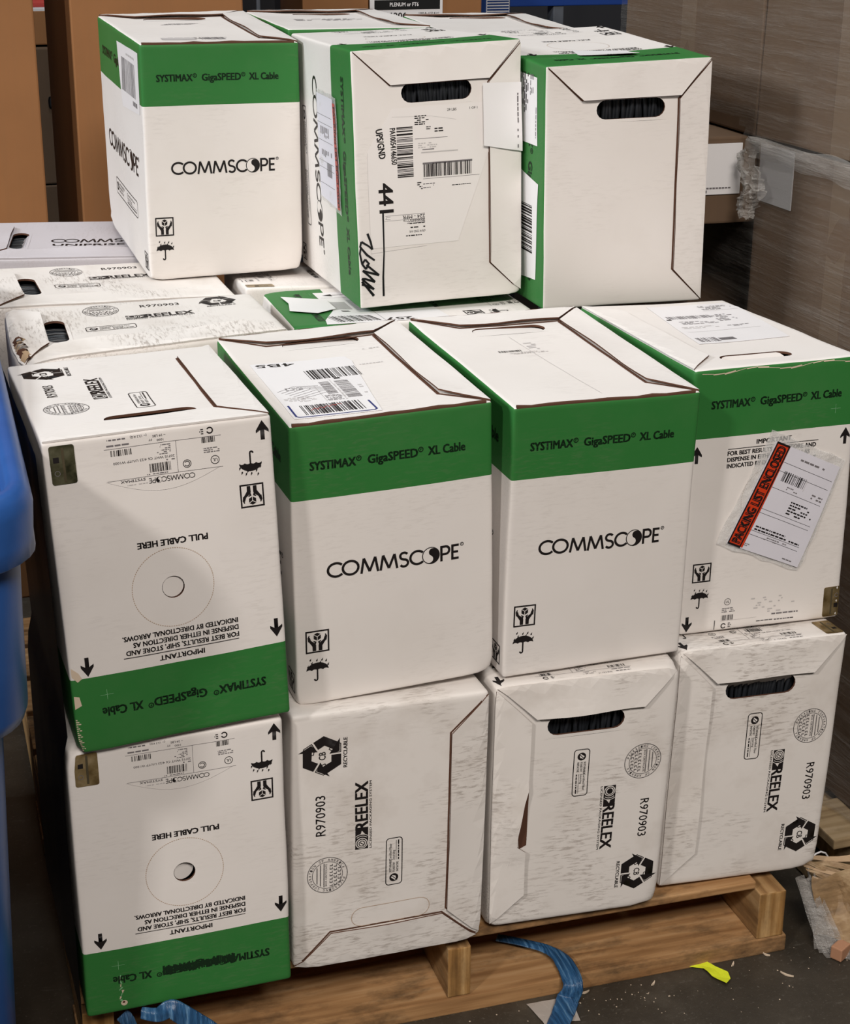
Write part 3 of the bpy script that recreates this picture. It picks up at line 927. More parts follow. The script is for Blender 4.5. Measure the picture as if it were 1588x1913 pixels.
b.inputs['Roughness'].default_value = .38; b.inputs['Specular IOR Level'].default_value = .5
bump(nt, b, noise_tex(nt, tc.outputs['Object'], 220, 2), .08, .001)
m, nt, b = new_mat('blue_strap')
tc = nd(nt, 'ShaderNodeTexCoord')
g = noise_tex(nt, tc.outputs['Generated'], 1, 4, .6, stretch=(30, 2.5, 3))
nt.links.new(ramp(nt, g, [(.3, (.010, .040, .10)), (.55, (.030, .105, .23)), (.75, (.16, .30, .45))]), b.inputs['Base Color'])
b.inputs['Roughness'].default_value = .3
bump(nt, b, g, .8, .004)
plain('yellow_tape', (.72, .80, .03), .45, .4)
plain('dirty_paper', (.40, .35, .31), .8)
m, nt, b = new_mat('torn_board')
tc = nd(nt, 'ShaderNodeTexCoord')
g = noise_tex(nt, tc.outputs['Object'], 1, 5, .65, stretch=(9, 30, 30), rot=(0, .3, .7))
nt.links.new(ramp(nt, g, [(.3, (.10, .060, .028)), (.52, (.28, .175, .085)), (.72, (.46, .33, .19))]), b.inputs['Base Color'])
b.inputs['Roughness'].default_value = .6
bump(nt, b, g, .5, .004)
plain('pink_wood', (.42, .22, .13), .8, .1)
def wrap_mat(name, lo, hi, rough):
    """stretch film: clear, with long whitish stretch streaks and wrinkles that catch the light"""
    m, nt, b = new_mat(name)
    tc = nd(nt, 'ShaderNodeTexCoord'); o_ = tc.outputs['Object']
    s1 = noise_tex(nt, o_, 1, 4, .66, stretch=(8, 3.0, 60), rot=(.10, 0, 0))
    s2 = noise_tex(nt, o_, 1, 4, .7, stretch=(20, 11, 200), rot=(-.14, 0, 0), offset=(0, 3, 1))
    cl = noise_tex(nt, o_, 4.5, 3, .5)
    f1 = ramp(nt, s1, [(.42, 0.0), (.72, 1.0)]); f2 = ramp(nt, s2, [(.56, 0.0), (.72, 1.0)])
    f = mth(nt, 'ADD', mth(nt, 'MULTIPLY', f1, .5), mth(nt, 'MULTIPLY', f2, .5))
    f = mth(nt, 'MULTIPLY', f, ramp(nt, cl, [(.3, .45), (.65, 1.0)]))
    fac = mth(nt, 'ADD', mth(nt, 'MULTIPLY', f, hi), lo)
    b.inputs['Base Color'].default_value = (.66, .62, .58, 1)
    b.inputs['Roughness'].default_value = rough; b.inputs['Specular IOR Level'].default_value = .8
    bump(nt, b, mth(nt, 'ADD', s1, s2), .9, .012)
    tr = nd(nt, 'ShaderNodeBsdfTransparent'); tr.inputs[0].default_value = (.93, .93, .93, 1)
    mx = nd(nt, 'ShaderNodeMixShader')
    nt.links.new(fac, mx.inputs[0]); nt.links.new(tr.outputs[0], mx.inputs[1]); nt.links.new(b.outputs[0], mx.inputs[2])
    nt.links.new(mx.outputs[0], nt.nodes['Material Output'].inputs[0])
wrap_mat('stretch_film', .05, .30, .20)
wrap_mat('film_bunched', .22, .55, .12)

# ------------------------------------------------------------------ floor and far walls
def slab(name, x0, x1, y0, y1, z0, z1, mat):
    bm = bmesh.new(); add_box(bm, x0, x1, y0, y1, z0, z1)
    return tag(bmobj(name, bm, mat), None, None, None, 'structure')
slab('floor', -4.0, 5.0, -6.5, 5.2, -.1, 0, 'concrete')
slab('wall_back', -4.0, 5.0, 5.0, 5.2, 0, 3.2, 'far_wall')

# ------------------------------------------------------------------ pallet under the stack
pr = thing('wooden_pallet', 'rough wooden pallet carrying the white cable boxes, blue strap trailing over its front board', 'pallet', (.09, -.022, 0), (0, 0, -.026))
def plank(name, x0, x1, y0, y1, z0, z1, mat, parent, seed, amp=.0012, bev=.0025):
    bm = bmesh.new(); add_box(bm, x0, x1, y0, y1, z0, z1, bev)
    o = bmobj(name, bm, mat, parent)
    jitter(o, amp, 9, seed, 3)
    return o
plank('bottom_board', -.555, .552, -.002, .148, 0, .029, 'pallet_wood', pr, 1, .002)
plank('bottom_board', -.555, .552, .62, .76, 0, .029, 'pallet_wood', pr, 2)
plank('bottom_board', -.555, .552, 1.20, 1.34, 0, .029, 'pallet_wood', pr, 3)
for i, (x0, x1) in enumerate(((-.552, -.508), (-.016, .020), (.500, .546))):
    o = plank('stringer', x0, x1, .000, 1.34, .0295, (.120, .1160, .1115)[i], 'stringer_wood', pr, 4 + i, .0012)
    o.data.materials.append(MATS['end_grain'])
    for p in o.data.polygons:
        if abs(p.normal.y) > .8: p.material_index = 1
for i in range(9):
    y = .006 + i * .150
    o = plank('deck_board', -.552, (.550 if i else .497), y + (0 if i else .008), y + (.128 if i else .11), .1165 + (0 if i else .003), .1325, 'pallet_wood', pr, 9 + i, .0012)
    o.rotation_euler = (0, .0085, 0)

# ------------------------------------------------------------------ blue tote at the left edge
def rrect(x0, x1, y0, y1, r, n=7):
    return (arc_pts(x1 - r, y1 - r, r, 0, 90, n) + arc_pts(x0 + r, y1 - r, r, 90, 180, n) + arc_pts(x0 + r, y0 + r, r, 180, 270, n) + arc_pts(x1 - r, y0 + r, r, 270, 360, n))
def loft(name, rings, mat, parent, cap_first=False, cap_last=False):
    V, F = [], []
    n = len(rings[0])
    for rg in rings: V += rg
    for i in range(len(rings) - 1):
        for k in range(n):
            F.append([i * n + k, i * n + (k + 1) % n, (i + 1) * n + (k + 1) % n, (i + 1) * n + k])
    if cap_first: F.append(list(reversed(range(n))))
    if cap_last: F.append([(len(rings) - 1) * n + k for k in range(n)])
    return link_mesh(name, V, F, [mat], None, parent, True)
bt = thing('blue_tote', 'tall blue plastic tote with a thick rolled rim at the left edge of the picture', 'tote', (-.493, -.305, 0), (0, 0, -.036))
X0, X1, Y0, Y1 = -.76, .0, .0, 1.22
def ringz(d, z, r): return [(x, y, z) for x, y in rrect(X0 - d, X1 + d, Y0 - d, Y1 + d, r)]
loft('lower_body', [ringz(-.085, .004, .06), ringz(-.080, .012, .065), ringz(-.055, .64, .07), ringz(-.052, .700, .07)], 'blue_plastic', bt, True)
loft('upper_body', [ringz(-.052, .684, .07), ringz(-.042, .687, .075), ringz(-.028, .697, .08), ringz(-.023, .714, .08), ringz(-.021, .82, .08), ringz(-.018, .912, .08), ringz(-.030, .932, .07), ringz(-.038, .74, .06), ringz(-.06, .71, .06)], 'blue_plastic', bt, False, True)
loft('rim', [ringz(-.019, .909, .08), ringz(-.006, .905, .088), ringz(-.001, .909, .09), ringz(-.002, .928, .09), ringz(.000, .962, .09), ringz(-.003, .976, .088), ringz(-.008, .984, .085), ringz(-.016, .986, .080), ringz(-.024, .984, .075), ringz(-.029, .976, .072), ringz(-.030, .93, .072)], 'blue_plastic', bt)

V, F = [], []  # black sheet added beside the stack so the gap reads as deep shade
for i in range(21):
    for j in range(29):
        y = -.060 + .400 * i / 20; z = .145 + .815 * j / 28
        x = -.4655 if z < .545 else (-.4655 + .0105 * min(1, (z - .545) / .03) - .0140 * max(0, z - .562) / .41)
        V.append((x + .0012 * noise.noise(Vector((y * 9, z * 2.2, 3))) + .0008 * noise.noise(Vector((y * 30, z * 6, 8))) - .0012, y + .004 * noise.noise(Vector((0, z * 6, 1))), z))
for i in range(20):
    for j in range(28): F.append([i * 29 + j, i * 29 + j + 1, (i + 1) * 29 + j + 1, (i + 1) * 29 + j])
plain('gap_shade_black', (.006, .006, .008), .30, .35)
tag(link_mesh('gap_shade_sheet', V, F, ['gap_shade_black'], None, None, True), 'added black sheet darkening the shaded gap between the stack and the blue tote', 'shade sheet')

# ------------------------------------------------------------------ neighbouring wrapped pallet on the right
rp_ = thing('wooden_pallet', 'grey weathered pallet under the film wrapped cartons at the right edge', 'pallet', (.80, .06, 0))
for i in range(7): plank('deck_board', -.02, 1.0, .0 + i * .17, .12 + i * .17, .100, .118, 'grey_wood', rp_, 31 + i)
for i, x in enumerate((.03, .46, .90)): plank('stringer', x, x + .04, .01, 1.13, .022, .0995, 'grey_wood', rp_, 41 + i)
for i, y in enumerate((.0, .55, 1.02)): plank('bottom_board', -.02, 1.0, y, y + .11, .002, .0215, 'grey_wood', rp_, 45 + i)
def brown_carton(name, label, x0, x1, y0, y1, z0, z1, mat='kraft_carton_shaded', group=None, rz=0, tape=True, seed=0):
    t = thing(name, label, 'carton', ((x0 + x1) / 2, (y0 + y1) / 2, z0), (0, 0, rz), group)
    hx, hy, h = (x1 - x0) / 2, (y1 - y0) / 2, z1 - z0
    bm = bmesh.new(); add_box(bm, -hx, hx, -hy, hy, 0, h, .004)
    o = bmobj('carton_body', bm, mat, t); jitter(o, .003, 5, seed, 3)
    if tape:
        bm = bmesh.new(); add_box(bm, -.03, .03, -hy - .0005, hy + .0005, h - .001, h + .0012); 
        bmobj('packing_tape', bm, 'carton_tape', t)
    return t
GC = 'brown cartons wrapped in stretch film'
def film_carton(lbl, y0, y1, z0, z1, x0, sd):
    t = brown_carton('brown_carton', lbl, x0, 1.75, y0, y1, z0, z1, 'kraft_carton_shaded', GC, 0, False, sd)
    bm = bmesh.new(); hx = (1.75 - x0) / 2
    add_box(bm, -hx - .0012, -hx + .001, -.028, .028, .004, z1 - z0 - .004)
    bmobj('packing_tape', bm, 'carton_tape', t)
    return t
film_carton('brown carton behind stretch film, top tier of the wrapped load, nearer half', .08, .615, 1.185, 1.62, .852, 1)
film_carton('brown carton behind stretch film, top tier of the wrapped load, farther half', .620, 1.16, 1.185, 1.62, .852, 2)
tA = film_carton('brown carton with a grey label behind stretch film, beside the white labelled one', .08, .628, .70, 1.178, .866, 3)
film_carton('brown carton behind stretch film, middle tier, far end of the wrapped load', .85, 1.16, .70, 1.178, .866, 4)
film_carton('brown carton at the foot of the wrapped load, nearer the floor strip', .08, .615, .12, .695, .858, 5)
film_carton('brown carton at the foot of the wrapped load, behind the stack', .620, 1.16, .12, .695, .858, 6)
bm = bmesh.new(); add_box(bm, -.4445, -.4425, .150, .262, .375, .474)
gl = bmobj('carton_label', bm, 'grey_label', tA); gl['label'] = 'grey label on the carton'
# the carton that pokes out of the wrap
tp = thing('brown_carton', 'brown carton with a white label poking out of torn stretch film', 'carton', (.842, .742, 1.030), (0, 0, -.03), GC)
bm = bmesh.new(); add_box(bm, -.100, .085, -.095, .085, 0, .152, .004); o = bmobj('carton_body', bm, 'kraft_carton_shaded', tp); jitter(o, .002, 9, 3, 2)
bm = bmesh.new(); add_box(bm, -.094, .004, -.0985, -.0955, .052, .140); lb = bmobj('carton_label', bm, 'label_paper', tp); lb['label'] = 'white carton label'
bm = bmesh.new()
for k in range(12): add_box(bm, -.085 + .006 * k, -.0805 + .006 * k, -.0992, -.0984, .062, .0645)
add_box(bm, -.087, -.060, -.0992, -.0984, .055, .060)
o = bmobj('label_print', bm, 'ink_faded', lb)

def film_sheet():
    V, F = [], []
    ny, nz = 90, 110
    y0, y1, z0, z1 = .03, 1.172, .124, 1.60
    keep = {}
    for j in range(nz + 1):
        z = z0 + (z1 - z0) * j / nz
        for i in range(ny + 1):
            y = y0 + (y1 - y0) * i / ny
            zz = z
            x = .8455
            if z < 1.185: x = .8455 + .014 * min(1, (1.185 - z) / .02)
            if z < .72: x -= .006 * min(1, (.72 - z) / .03)
            # film drawn in over the tier edge, and flaring loose at the foot
            x -= .010 * math.exp(-((z - 1.178) / .012) ** 2)
            if z < .24: x -= .05 * ((.24 - z) / .12) ** 1.3 * (.6 + .5 * noise.noise(Vector((y * 7, 0, 4))))
            x += .0035 * noise.noise(Vector((y * 2.2, z * 28, 1))) + .0016 * noise.noise(Vector((y * 9, z * 60, 5)))
            keep[(i, j)] = len(V); V.append((x, y, z))
    for j in range(nz):
        for i in range(ny):
            _, y, z = V[keep[(i, j)]]
            if ((y - .738) / .118) ** 4 + ((z - 1.106) / .098) ** 4 < 1 + .12 * noise.noise(Vector((y * 30, z * 30, 0))): continue
            F.append([keep[(i, j)], keep[(i, j + 1)], keep[(i + 1, j + 1)], keep[(i + 1, j)]])
    return V, F
V, F = film_sheet()
fm = link_mesh('stretch_film', V, F, ['stretch_film'], None, None, True)
tag(fm, 'clear streaky stretch film wrapped round the brown cartons at right', 'stretch film')
V, F = [], []
rnd = random.Random(8)
nu, nv = 26, 14
for i in range(nu + 1):
    t = i / nu
    yc = .598 - .014 * t + .012 * math.sin(t * 9); zc = 1.165 - .115 * t
    for j in range(nv + 1):
        s_ = j / nv - .5
        wd = .017 + .018 * math.sin(PI * t)
        V.append((.838 - .018 * math.cos(s_ * 3) + .014 * noise.noise(Vector((i * .55, j * .8, 2))), yc + s_ * wd * 2, zc + .012 * noise.noise(Vector((i * .5, j * .6, 9)))))
for i in range(nu):
    for j in range(nv):
        a0 = i * (nv + 1) + j
        F.append([a0, a0 + 1, a0 + nv + 2, a0 + nv + 1])
V2, F2 = [], []
for i in range(91):          # film gathered into a shiny rope-like fold along the tier edge
    y = .04 + 1.12 * i / 90
    for j in range(7):
        s_ = j / 6 - .5
        V2.append((.832 - .012 * math.cos(s_ * 3) + .006 * noise.noise(Vector((y * 16, j * .9, 3))), y, 1.172 + .034 * s_ * (1 + .5 * noise.noise(Vector((y * 5, 1, 7)))) + .006 * noise.noise(Vector((y * 13, j * .3, 5)))))
for i in range(90):
    for j in range(6):
        if .60 < V2[i * 7][1] < .86: continue
        F2.append([i * 7 + j, i * 7 + j + 1, i * 7 + j + 8, i * 7 + j + 7])
link_mesh('film_fold', V2, F2, ['film_bunched'], None, fm, True)
tg = link_mesh('torn_film', V, F, ['film_bunched'], None, fm, False); tg['label'] = 'crumpled bright edge of the torn film'

# ------------------------------------------------------------------ cartons and rack behind
bc = brown_carton('tall_carton', 'tall plain brown carton at the far left edge behind the stack', -.83, -.237, 1.75, 2.25, 0, 1.62, 'kraft_carton', 'tall brown cartons', 0, False, 11)
bc.rotation_euler = (0, .0, 0)
brown_carton('tall_carton', 'tall plain brown carton showing its side, behind the leftmost top row box', -.160, .215, 1.76, 2.22, 0, 1.62, 'kraft_carton', 'tall brown cartons', 0, False, 12)
t = brown_carton('brown_carton', 'brown carton with a handle hole in the gap between the tall brown cartons', -.30, .06, 2.72, 3.1, .80, 1.16, 'kraft_carton_shaded', None, 0, False, 13)
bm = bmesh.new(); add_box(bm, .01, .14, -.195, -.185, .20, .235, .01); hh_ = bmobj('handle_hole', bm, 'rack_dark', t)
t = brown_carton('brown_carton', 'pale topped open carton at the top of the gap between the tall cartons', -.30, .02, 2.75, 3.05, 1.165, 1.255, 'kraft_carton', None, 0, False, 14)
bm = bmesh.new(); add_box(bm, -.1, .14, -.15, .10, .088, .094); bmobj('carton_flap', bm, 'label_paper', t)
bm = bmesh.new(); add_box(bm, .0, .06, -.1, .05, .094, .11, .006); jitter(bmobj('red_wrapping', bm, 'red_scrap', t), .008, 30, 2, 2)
brown_carton('brown_carton', 'brown carton under the handled one in the dark gap at left', -.30, .06, 2.72, 3.1, 0, .795, 'kraft_carton_shaded', None, 0, False, 15)

rk = thing('pallet_rack', 'blue and grey storage rack standing in the dark behind the stack', 'rack', (1.2, 3.05, 0))
def rb(name, x0, x1, y0, y1, z0, z1, mat, bev=.003):
    bm = bmesh.new(); add_box(bm, x0, x1, y0, y1, z0, z1, bev); return bmobj(name, bm, mat, rk)
rb('beam', -1.05, 1.1, -.04, .01, 1.222, 1.32, 'rack_blue'); rb('beam', -1.05, 1.1, .85, .9, 1.212, 1.31, 'rack_blue')
rb('shelf', -1.05, 1.1, -.03, .9, .80, .83, 'rack_dark'); rb('beam', -1.05, 1.1, -.04, -.03, .72, .80, 'rack_blue')
for x in (-1.1, .285, 1.1):
    for y in (-.035, .84):
        o = rb('upright', x, x + .035, y, y + .05, 0, 2.2, 'rack_grey' if y < 0 else 'rack_dark')
def on_stand(name, label, cat, x0, x1, y0, y1, z0, z1, mat, group=None):
    t = thing(name, label, cat, ((x0 + x1) / 2, (y0 + y1) / 2, z0), (0, 0, 0), group)
    bm = bmesh.new(); add_box(bm, -(x1 - x0) / 2, (x1 - x0) / 2, -(y1 - y0) / 2, (y1 - y0) / 2, 0, z1 - z0, .004); bmobj('carton_body', bm, mat, t)
    return t, (x1 - x0) / 2, (y1 - y0) / 2, z1 - z0
# low dark stand that carries the cartons behind the stack
st_ = thing('work_stand', 'dark stand carrying cartons behind the top row', 'stand', (.65, 2.62, 0))
bm = bmesh.new(); add_box(bm, -.12, .52, -.16, .24, .86, .90, .004); bmobj('stand_top', bm, 'rack_dark', st_)
for x in (-.11, .48):
    for y in (-.15, .20):
        bm = bmesh.new(); add_box(bm, x, x + .03, y, y + .03, 0, .86); bmobj('leg', bm, 'rack_dark', st_)
t, hx, hy, h = on_stand('brown_carton', 'brown carton left of the black printed label, behind the top row', 'carton', .545, .728, 2.50, 2.80, .901, 1.45, 'kraft_carton')
t, hx, hy, h = on_stand('cable_carton', 'carton with a black and white cable specification label behind the top row', 'box', .733, .935, 2.50, 2.80, .901, 1.45, 'kraft_carton')
bm = bmesh.new(); add_box(bm, -hx - .002, hx + .002, -hy - .0035, -hy + .001, .29, .42); pl_ = bmobj('specification_label', bm, 'label_paper', t)
bm = bmesh.new(); add_box(bm, -hx + .010, hx - .006, -hy - .0045, -hy - .0034, .359, .384); bmobj('title_bar', bm, 'sign_black', pl_)
def flat_text(txt, x, y, z, wd, cap, mat, parent, name='lettering', bold=.0):
    vs, fs, x0, x1 = glyph_mesh(txt, bold); sx = wd / (x1 - x0); sy = cap / cap_height(bold)
    return link_mesh(name, [(x + (px - x0) * sx, y, z + py * sy) for px, py in vs], fs, [mat], None, parent, False)
flat_text('PLENUM or FT6', -.048, -hy - .0050, .3675, .082, .0098, 'label_paper', pl_, 'lettering', .02)
flat_text('1206', -.045, -hy - .0040, .3380, .045, .013, 'ink', pl_, 'lettering', .02)
flat_text('1000 ft. (152.4 m)', .035, -hy - .0040, .3455, .058, .006, 'ink', pl_, 'lettering', .01)
t, hx, hy, h = on_stand('brown_carton', 'brown carton right of the black printed label, behind the top row', 'carton', .938, 1.052, 2.50, 2.80, .901, 1.45, 'kraft_carton')
t, hx, hy, h = on_stand('blue_carton', 'dark blue carton with a pale lined label, beneath the rack beam', 'carton', 1.056, 1.145, 2.52, 2.80, .901, 1.40, 'deep_blue')
bm = bmesh.new(); add_box(bm, -.028, .040, -hy - .003, -hy + .001, .30, .40); lb = bmobj('carton_label', bm, 'grey_label', t)
bm = bmesh.new()
for k in range(6): add_box(bm, -.026, .038, -hy - .0037, -hy - .0028, .335 + .0075 * k, .339 + .0075 * k)
bmobj('label_print', bm, 'deep_blue', lb)
bl = thing('black_bin', 'black plastic container in the dark behind the leftmost top row box', 'container', (.35, 2.62, 0))
bm = bmesh.new(); add_box(bm, -.13, .13, -.16, .16, 0, 1.40, .02); bmobj('container_body', bm, 'rack_dark', bl)
for x in (-.09, -.05, .06):
    bm = bmesh.new(); add_box(bm, x, x + .010, -.166, -.15, .05, 1.38, .003); bmobj('rib', bm, 'rack_grey', bl)

# ------------------------------------------------------------------ straps, tape and litter on the floor
def ribbon(name, pts, widths, normal_hint, mat, label, cat, thick=.003, ridges=5, seed=1, group=None):
    """a bunched plastic strap: a ridged ribbon with body swept along points"""
    P = [Vector(p) for p in pts]
    # smooth the path
    Q = []; WQ = []
    n = len(P)
    for i in range(n - 1):
        p0, p1, p2, p3 = P[max(i - 1, 0)], P[i], P[i + 1], P[min(i + 2, n - 1)]
        for k in range(8):
            t = k / 8
            Q.append(.5 * ((2 * p1) + (p2 - p0) * t + (2 * p0 - 5 * p1 + 4 * p2 - p3) * t * t + (3 * p1 - p0 - 3 * p2 + p3) * t ** 3)); WQ.append(widths[i] * (1 - t) + widths[i + 1] * t)
    Q.append(P[-1]); WQ.append(widths[-1])
    V, F = [], []
    m = 20
    for i, c in enumerate(Q):
        tn = (Q[min(i + 1, len(Q) - 1)] - Q[max(i - 1, 0)]).normalized()
        side = tn.cross(Vector(normal_hint[min(int(i / 8), len(normal_hint) - 1)])).normalized(); up = side.cross(tn).normalized()
        for k in range(m):
            a = 2 * PI * k / m
            r_ = 1 + .25 * math.sin(a * ridges + i * .15) + .2 * noise.noise(Vector((i * .25, k * .9, seed)))
            V.append(tuple(c + side * math.cos(a) * WQ[i] / 2 * (1 + .06 * noise.noise(Vector((i * .3, k, seed)))) + up * (math.sin(a) * thick * r_ + thick * .6)))
    for i in range(len(Q) - 1):
        for k in range(m):
            F.append([i * m + k, i * m + (k + 1) % m, (i + 1) * m + (k + 1) % m, (i + 1) * m + k])
    F.append(list(range(m))); F.append([(len(Q) - 1) * m + k for k in reversed(range(m))])
    return tag(link_mesh(name, V, F, [mat], None, None, True), label, cat, group)
UPV = (0, 0, 1)
ribbon('plastic_strap', [(.195, .085, .038), (.233, .056, .038), (.262, .028, .037), (.2705, -.005, .037), (.268, -.046, .027), (.258, -.052, .006), (.237, -.082, .005), (.209, -.120, .005), (.185, -.16, .005)],
       [.018, .018, .022, .030, .033, .035, .034, .034, .034], [UPV, UPV, UPV, (0, -.4, 1), (0, -1, .5), (0, -.5, 1), UPV, UPV], 'blue_strap', 'long blue plastic strap hanging over the pallet front board onto the floor', 'strap')
ribbon('plastic_strap', [(-.385, -.055, .138), (-.365, -.068, .140), (-.349, -.074, .150), (-.333, -.078, .139), (-.300, -.082, .108), (-.262, -.095, .070), (-.24, -.11, .03), (-.235, -.13, .004)],
       [.016, .020, .026, .028, .028, .028, .028, .028], [(0, -1, .5)] * 7, 'blue_strap', 'blue plastic strap sticking out from beneath the smeared green box', 'strap', .003, 4, 3)
ribbon('plastic_strap', [(-.41, -.036, .128), (-.404, -.042, .120), (-.398, -.046, .10), (-.395, -.05, .05), (-.39, -.065, .004)], [.02, .02, .016, .018, .02], [(0, -1, .2)] * 4, 'blue_strap', 'short dark blue strap end hanging at the bottom left pallet corner', 'strap', .003, 4, 5)
def sheet(name, pts, mat, label, cat, th=.0012, curl=.002, seed=1, group=None):
    bm = bmesh.new()
    f = bm.faces.new([bm.verts.new(p) for p in pts])
    bmesh.ops.triangulate(bm, faces=[f])
    for _ in range(3): bmesh.ops.subdivide_edges(bm, edges=[e for e in bm.edges if e.calc_length() > .012], cuts=1)
    bmesh.ops.triangulate(bm, faces=[x for x in bm.faces if len(x.verts) > 3])
    for v in bm.verts: v.co.z += curl * (.6 + noise.noise(v.co * 45 + Vector((seed, 0, 0))))
    bmesh.ops.recalc_face_normals(bm, faces=bm.faces)
    r = bmesh.ops.extrude_face_region(bm, geom=list(bm.faces))
    for v in [g for g in r['geom'] if isinstance(g, bmesh.types.BMVert)]: v.co.z += th
    bmesh.ops.recalc_face_normals(bm, faces=bm.faces)
    return tag(bmobj(name, bm, mat), label, cat, group)
sheet('yellow_tape', [(.469, -.030, .0015), (.486, -.023, .003), (.500, -.023, .004), (.511, -.048, .004), (.524, -.066, .003), (.520, -.082, .003), (.507, -.093, .004), (.495, -.068, .003), (.492, -.046, .003), (.486, -.040, .002)], 'yellow_tape', 'bright yellow tape scrap on the floor before the pallet', 'tape', .0006, .003)
sheet('paper_scrap', [(.196, -.038, .001), (.247, -.042, .001), (.262, -.075, .001), (.258, -.10, .001), (.240, -.095, .001), (.231, -.15, .001), (.205, -.120, .001), (.203, -.085, .001)], 'dirty_paper', 'dirty white paper scrap under the long blue strap', 'paper', .0006, .002, 4)
for i, (x, y, l, a, lb_) in enumerate(((.610, -.098, .022, -.9, 'pale curved wood splinter on the floor right of the yellow tape'), (.402, -.053, .012, .7, 'tiny pale splinter left of the yellow tape'), (.292, -.040, .016, .1, 'thin pale splinter beside the long blue strap'), (.606, -.042, .012, -.9, 'white paint chip by the pallet corner, left of two smaller ones'), (.543, -.048, .012, .8, 'brown splinter lying between the yellow tape and the pallet corner'), (-.072, .002, .035, .3, 'pale splinter under the front board left of the blue strap'))):
    bm = bmesh.new()
    add_box(bm, -l / 2, l / 2, -.0016, .0016, .0005, .0028)
    bmesh.ops.subdivide_edges(bm, edges=[e for e in bm.edges if e.calc_length() > l * .8], cuts=4, use_grid_fill=True)
    for v in bm.verts:
        t = v.co.x / l
        v.co.y = v.co.y * (1.1 - 1.6 * abs(t)) + .25 * l * t * t; v.co.z += .002 * abs(t)
    o = bmobj('wood_splinter', bm, 'torn_paper'); o.location = (x, y, 0); o.rotation_euler = (0, 0, a)
    tag(o, lb_, 'splinter')
rnd = random.Random(12)
bm = bmesh.new()
for k in range(110):
    x, y = rnd.uniform(-.1, .78), rnd.uniform(-.22, -.035)
    if rnd.random() < .3: x, y = rnd.gauss(.36, .05), rnd.gauss(-.075, .02)
    s_ = rnd.uniform(.0003, .0009)
    add_box(bm, x - s_ * rnd.uniform(.6, 2), x + s_, y - s_, y + s_ * rnd.uniform(.6, 2), 0, s_ * .8)
tag(bmobj('floor_grit', bm, 'torn_paper'), 'fine pale grit and dust flecks scattered on the dark floor', 'grit', None, 'stuff')

# broken, film-wrapped cardboard between the two pallets
tc_ = thing('torn_cardboard', 'crushed brown cardboard and film heap on the floor between the two pallets', 'cardboard', (.735, -.03, 0))
def crumple(name, pts_u, nu, nv, amp, scale, mat, seed, label=None):
    """bilinear patch over four corners, crumpled"""
    A, B, C_, D = [Vector(p) for p in pts_u]
    V, F = [], []
    for i in range(nu + 1):
        for j in range(nv + 1):
            s_, t_ = i / nu, j / nv
            p = A.lerp(B, s_).lerp(D.lerp(C_, s_), t_)
            p = p + noise.noise_vector(p * scale + Vector((seed, 0, 0))) * amp
            p.z = max(p.z, .003)
            V.append(tuple(p))
    for i in range(nu):
        for j in range(nv):
            a0 = i * (nv + 1) + j; F.append([a0, a0 + nv + 1, a0 + nv + 2, a0 + 1])
    o = link_mesh(name, V, F, [mat], None, tc_, False)
    if label: o['label'] = label
    return o
crumple('crushed_sheet', [(-.035, .030, .112), (.095, -.030, .118), (.080, -.088, .016), (-.042, -.018, .014)], 16, 12, .017, 22, 'torn_board', 1)
crumple('crushed_sheet', [(.070, -.010, .100), (.160, -.060, .095), (.140, -.115, .010), (.065, -.070, .012)], 12, 10, .018, 26, 'torn_board', 2)
for k in range(8):
    a_ = Vector((-.045 + .004 * k, .066 - .004 * k, .120 - .004 * k)); e_ = Vector((.085 + .010 * k, .020 - .022 * k, .128 - .013 * k))
    w_ = Vector((.004, -.010, -.010 - .001 * (k % 3)))
    crumple('cardboard_strip', [a_, e_, e_ + w_, a_ + w_ * .4], 10, 2, .007, 30, 'torn_board' if k % 3 else 'kraft_light', 10 + k)
for k in range(5):
    crumple('film_shred', [(-.056 + .003 * k, .034 - .004 * k, .10 - .008 * k), (-.044 + .004 * k, .026, .108), (-.036 + .007 * k, -.036 - .004 * k, .004), (-.052 + .006 * k, -.028 - .006 * k, .003)], 10, 4, .008, 34, 'film_bunched', 30 + k, 'grey crumpled film')
crumple('film_shred', [(-.048, -.030, .014), (.10, -.098, .016), (.11, -.122, .003), (-.042, -.052, .003)], 18, 5, .009, 36, 'film_bunched', 41, 'grey crumpled film')
for (x, y, s_, r_) in ((-.020, -.052, .014, .5), (.062, -.098, .020, -.4)):
    bm = bmesh.new(); add_box(bm, -s_, s_, -.010, .010, .002, .024, .002)
    o = bmobj('wood_chunk', bm, 'pink_wood', tc_); o.location = (x, y, 0); o.rotation_euler = (0, 0, r_)
V, F = [], []
tube(V, F, [Vector((.772 + .02 * math.cos(t * .5), .085, .055 + .028 * math.sin(t * .5))) for t in range(0, 11)], .0016, 6, True)
tag(link_mesh('white_wire', V, F, ['label_paper'], None, None, True), 'small loop of white wire below the right pallet board', 'wire')

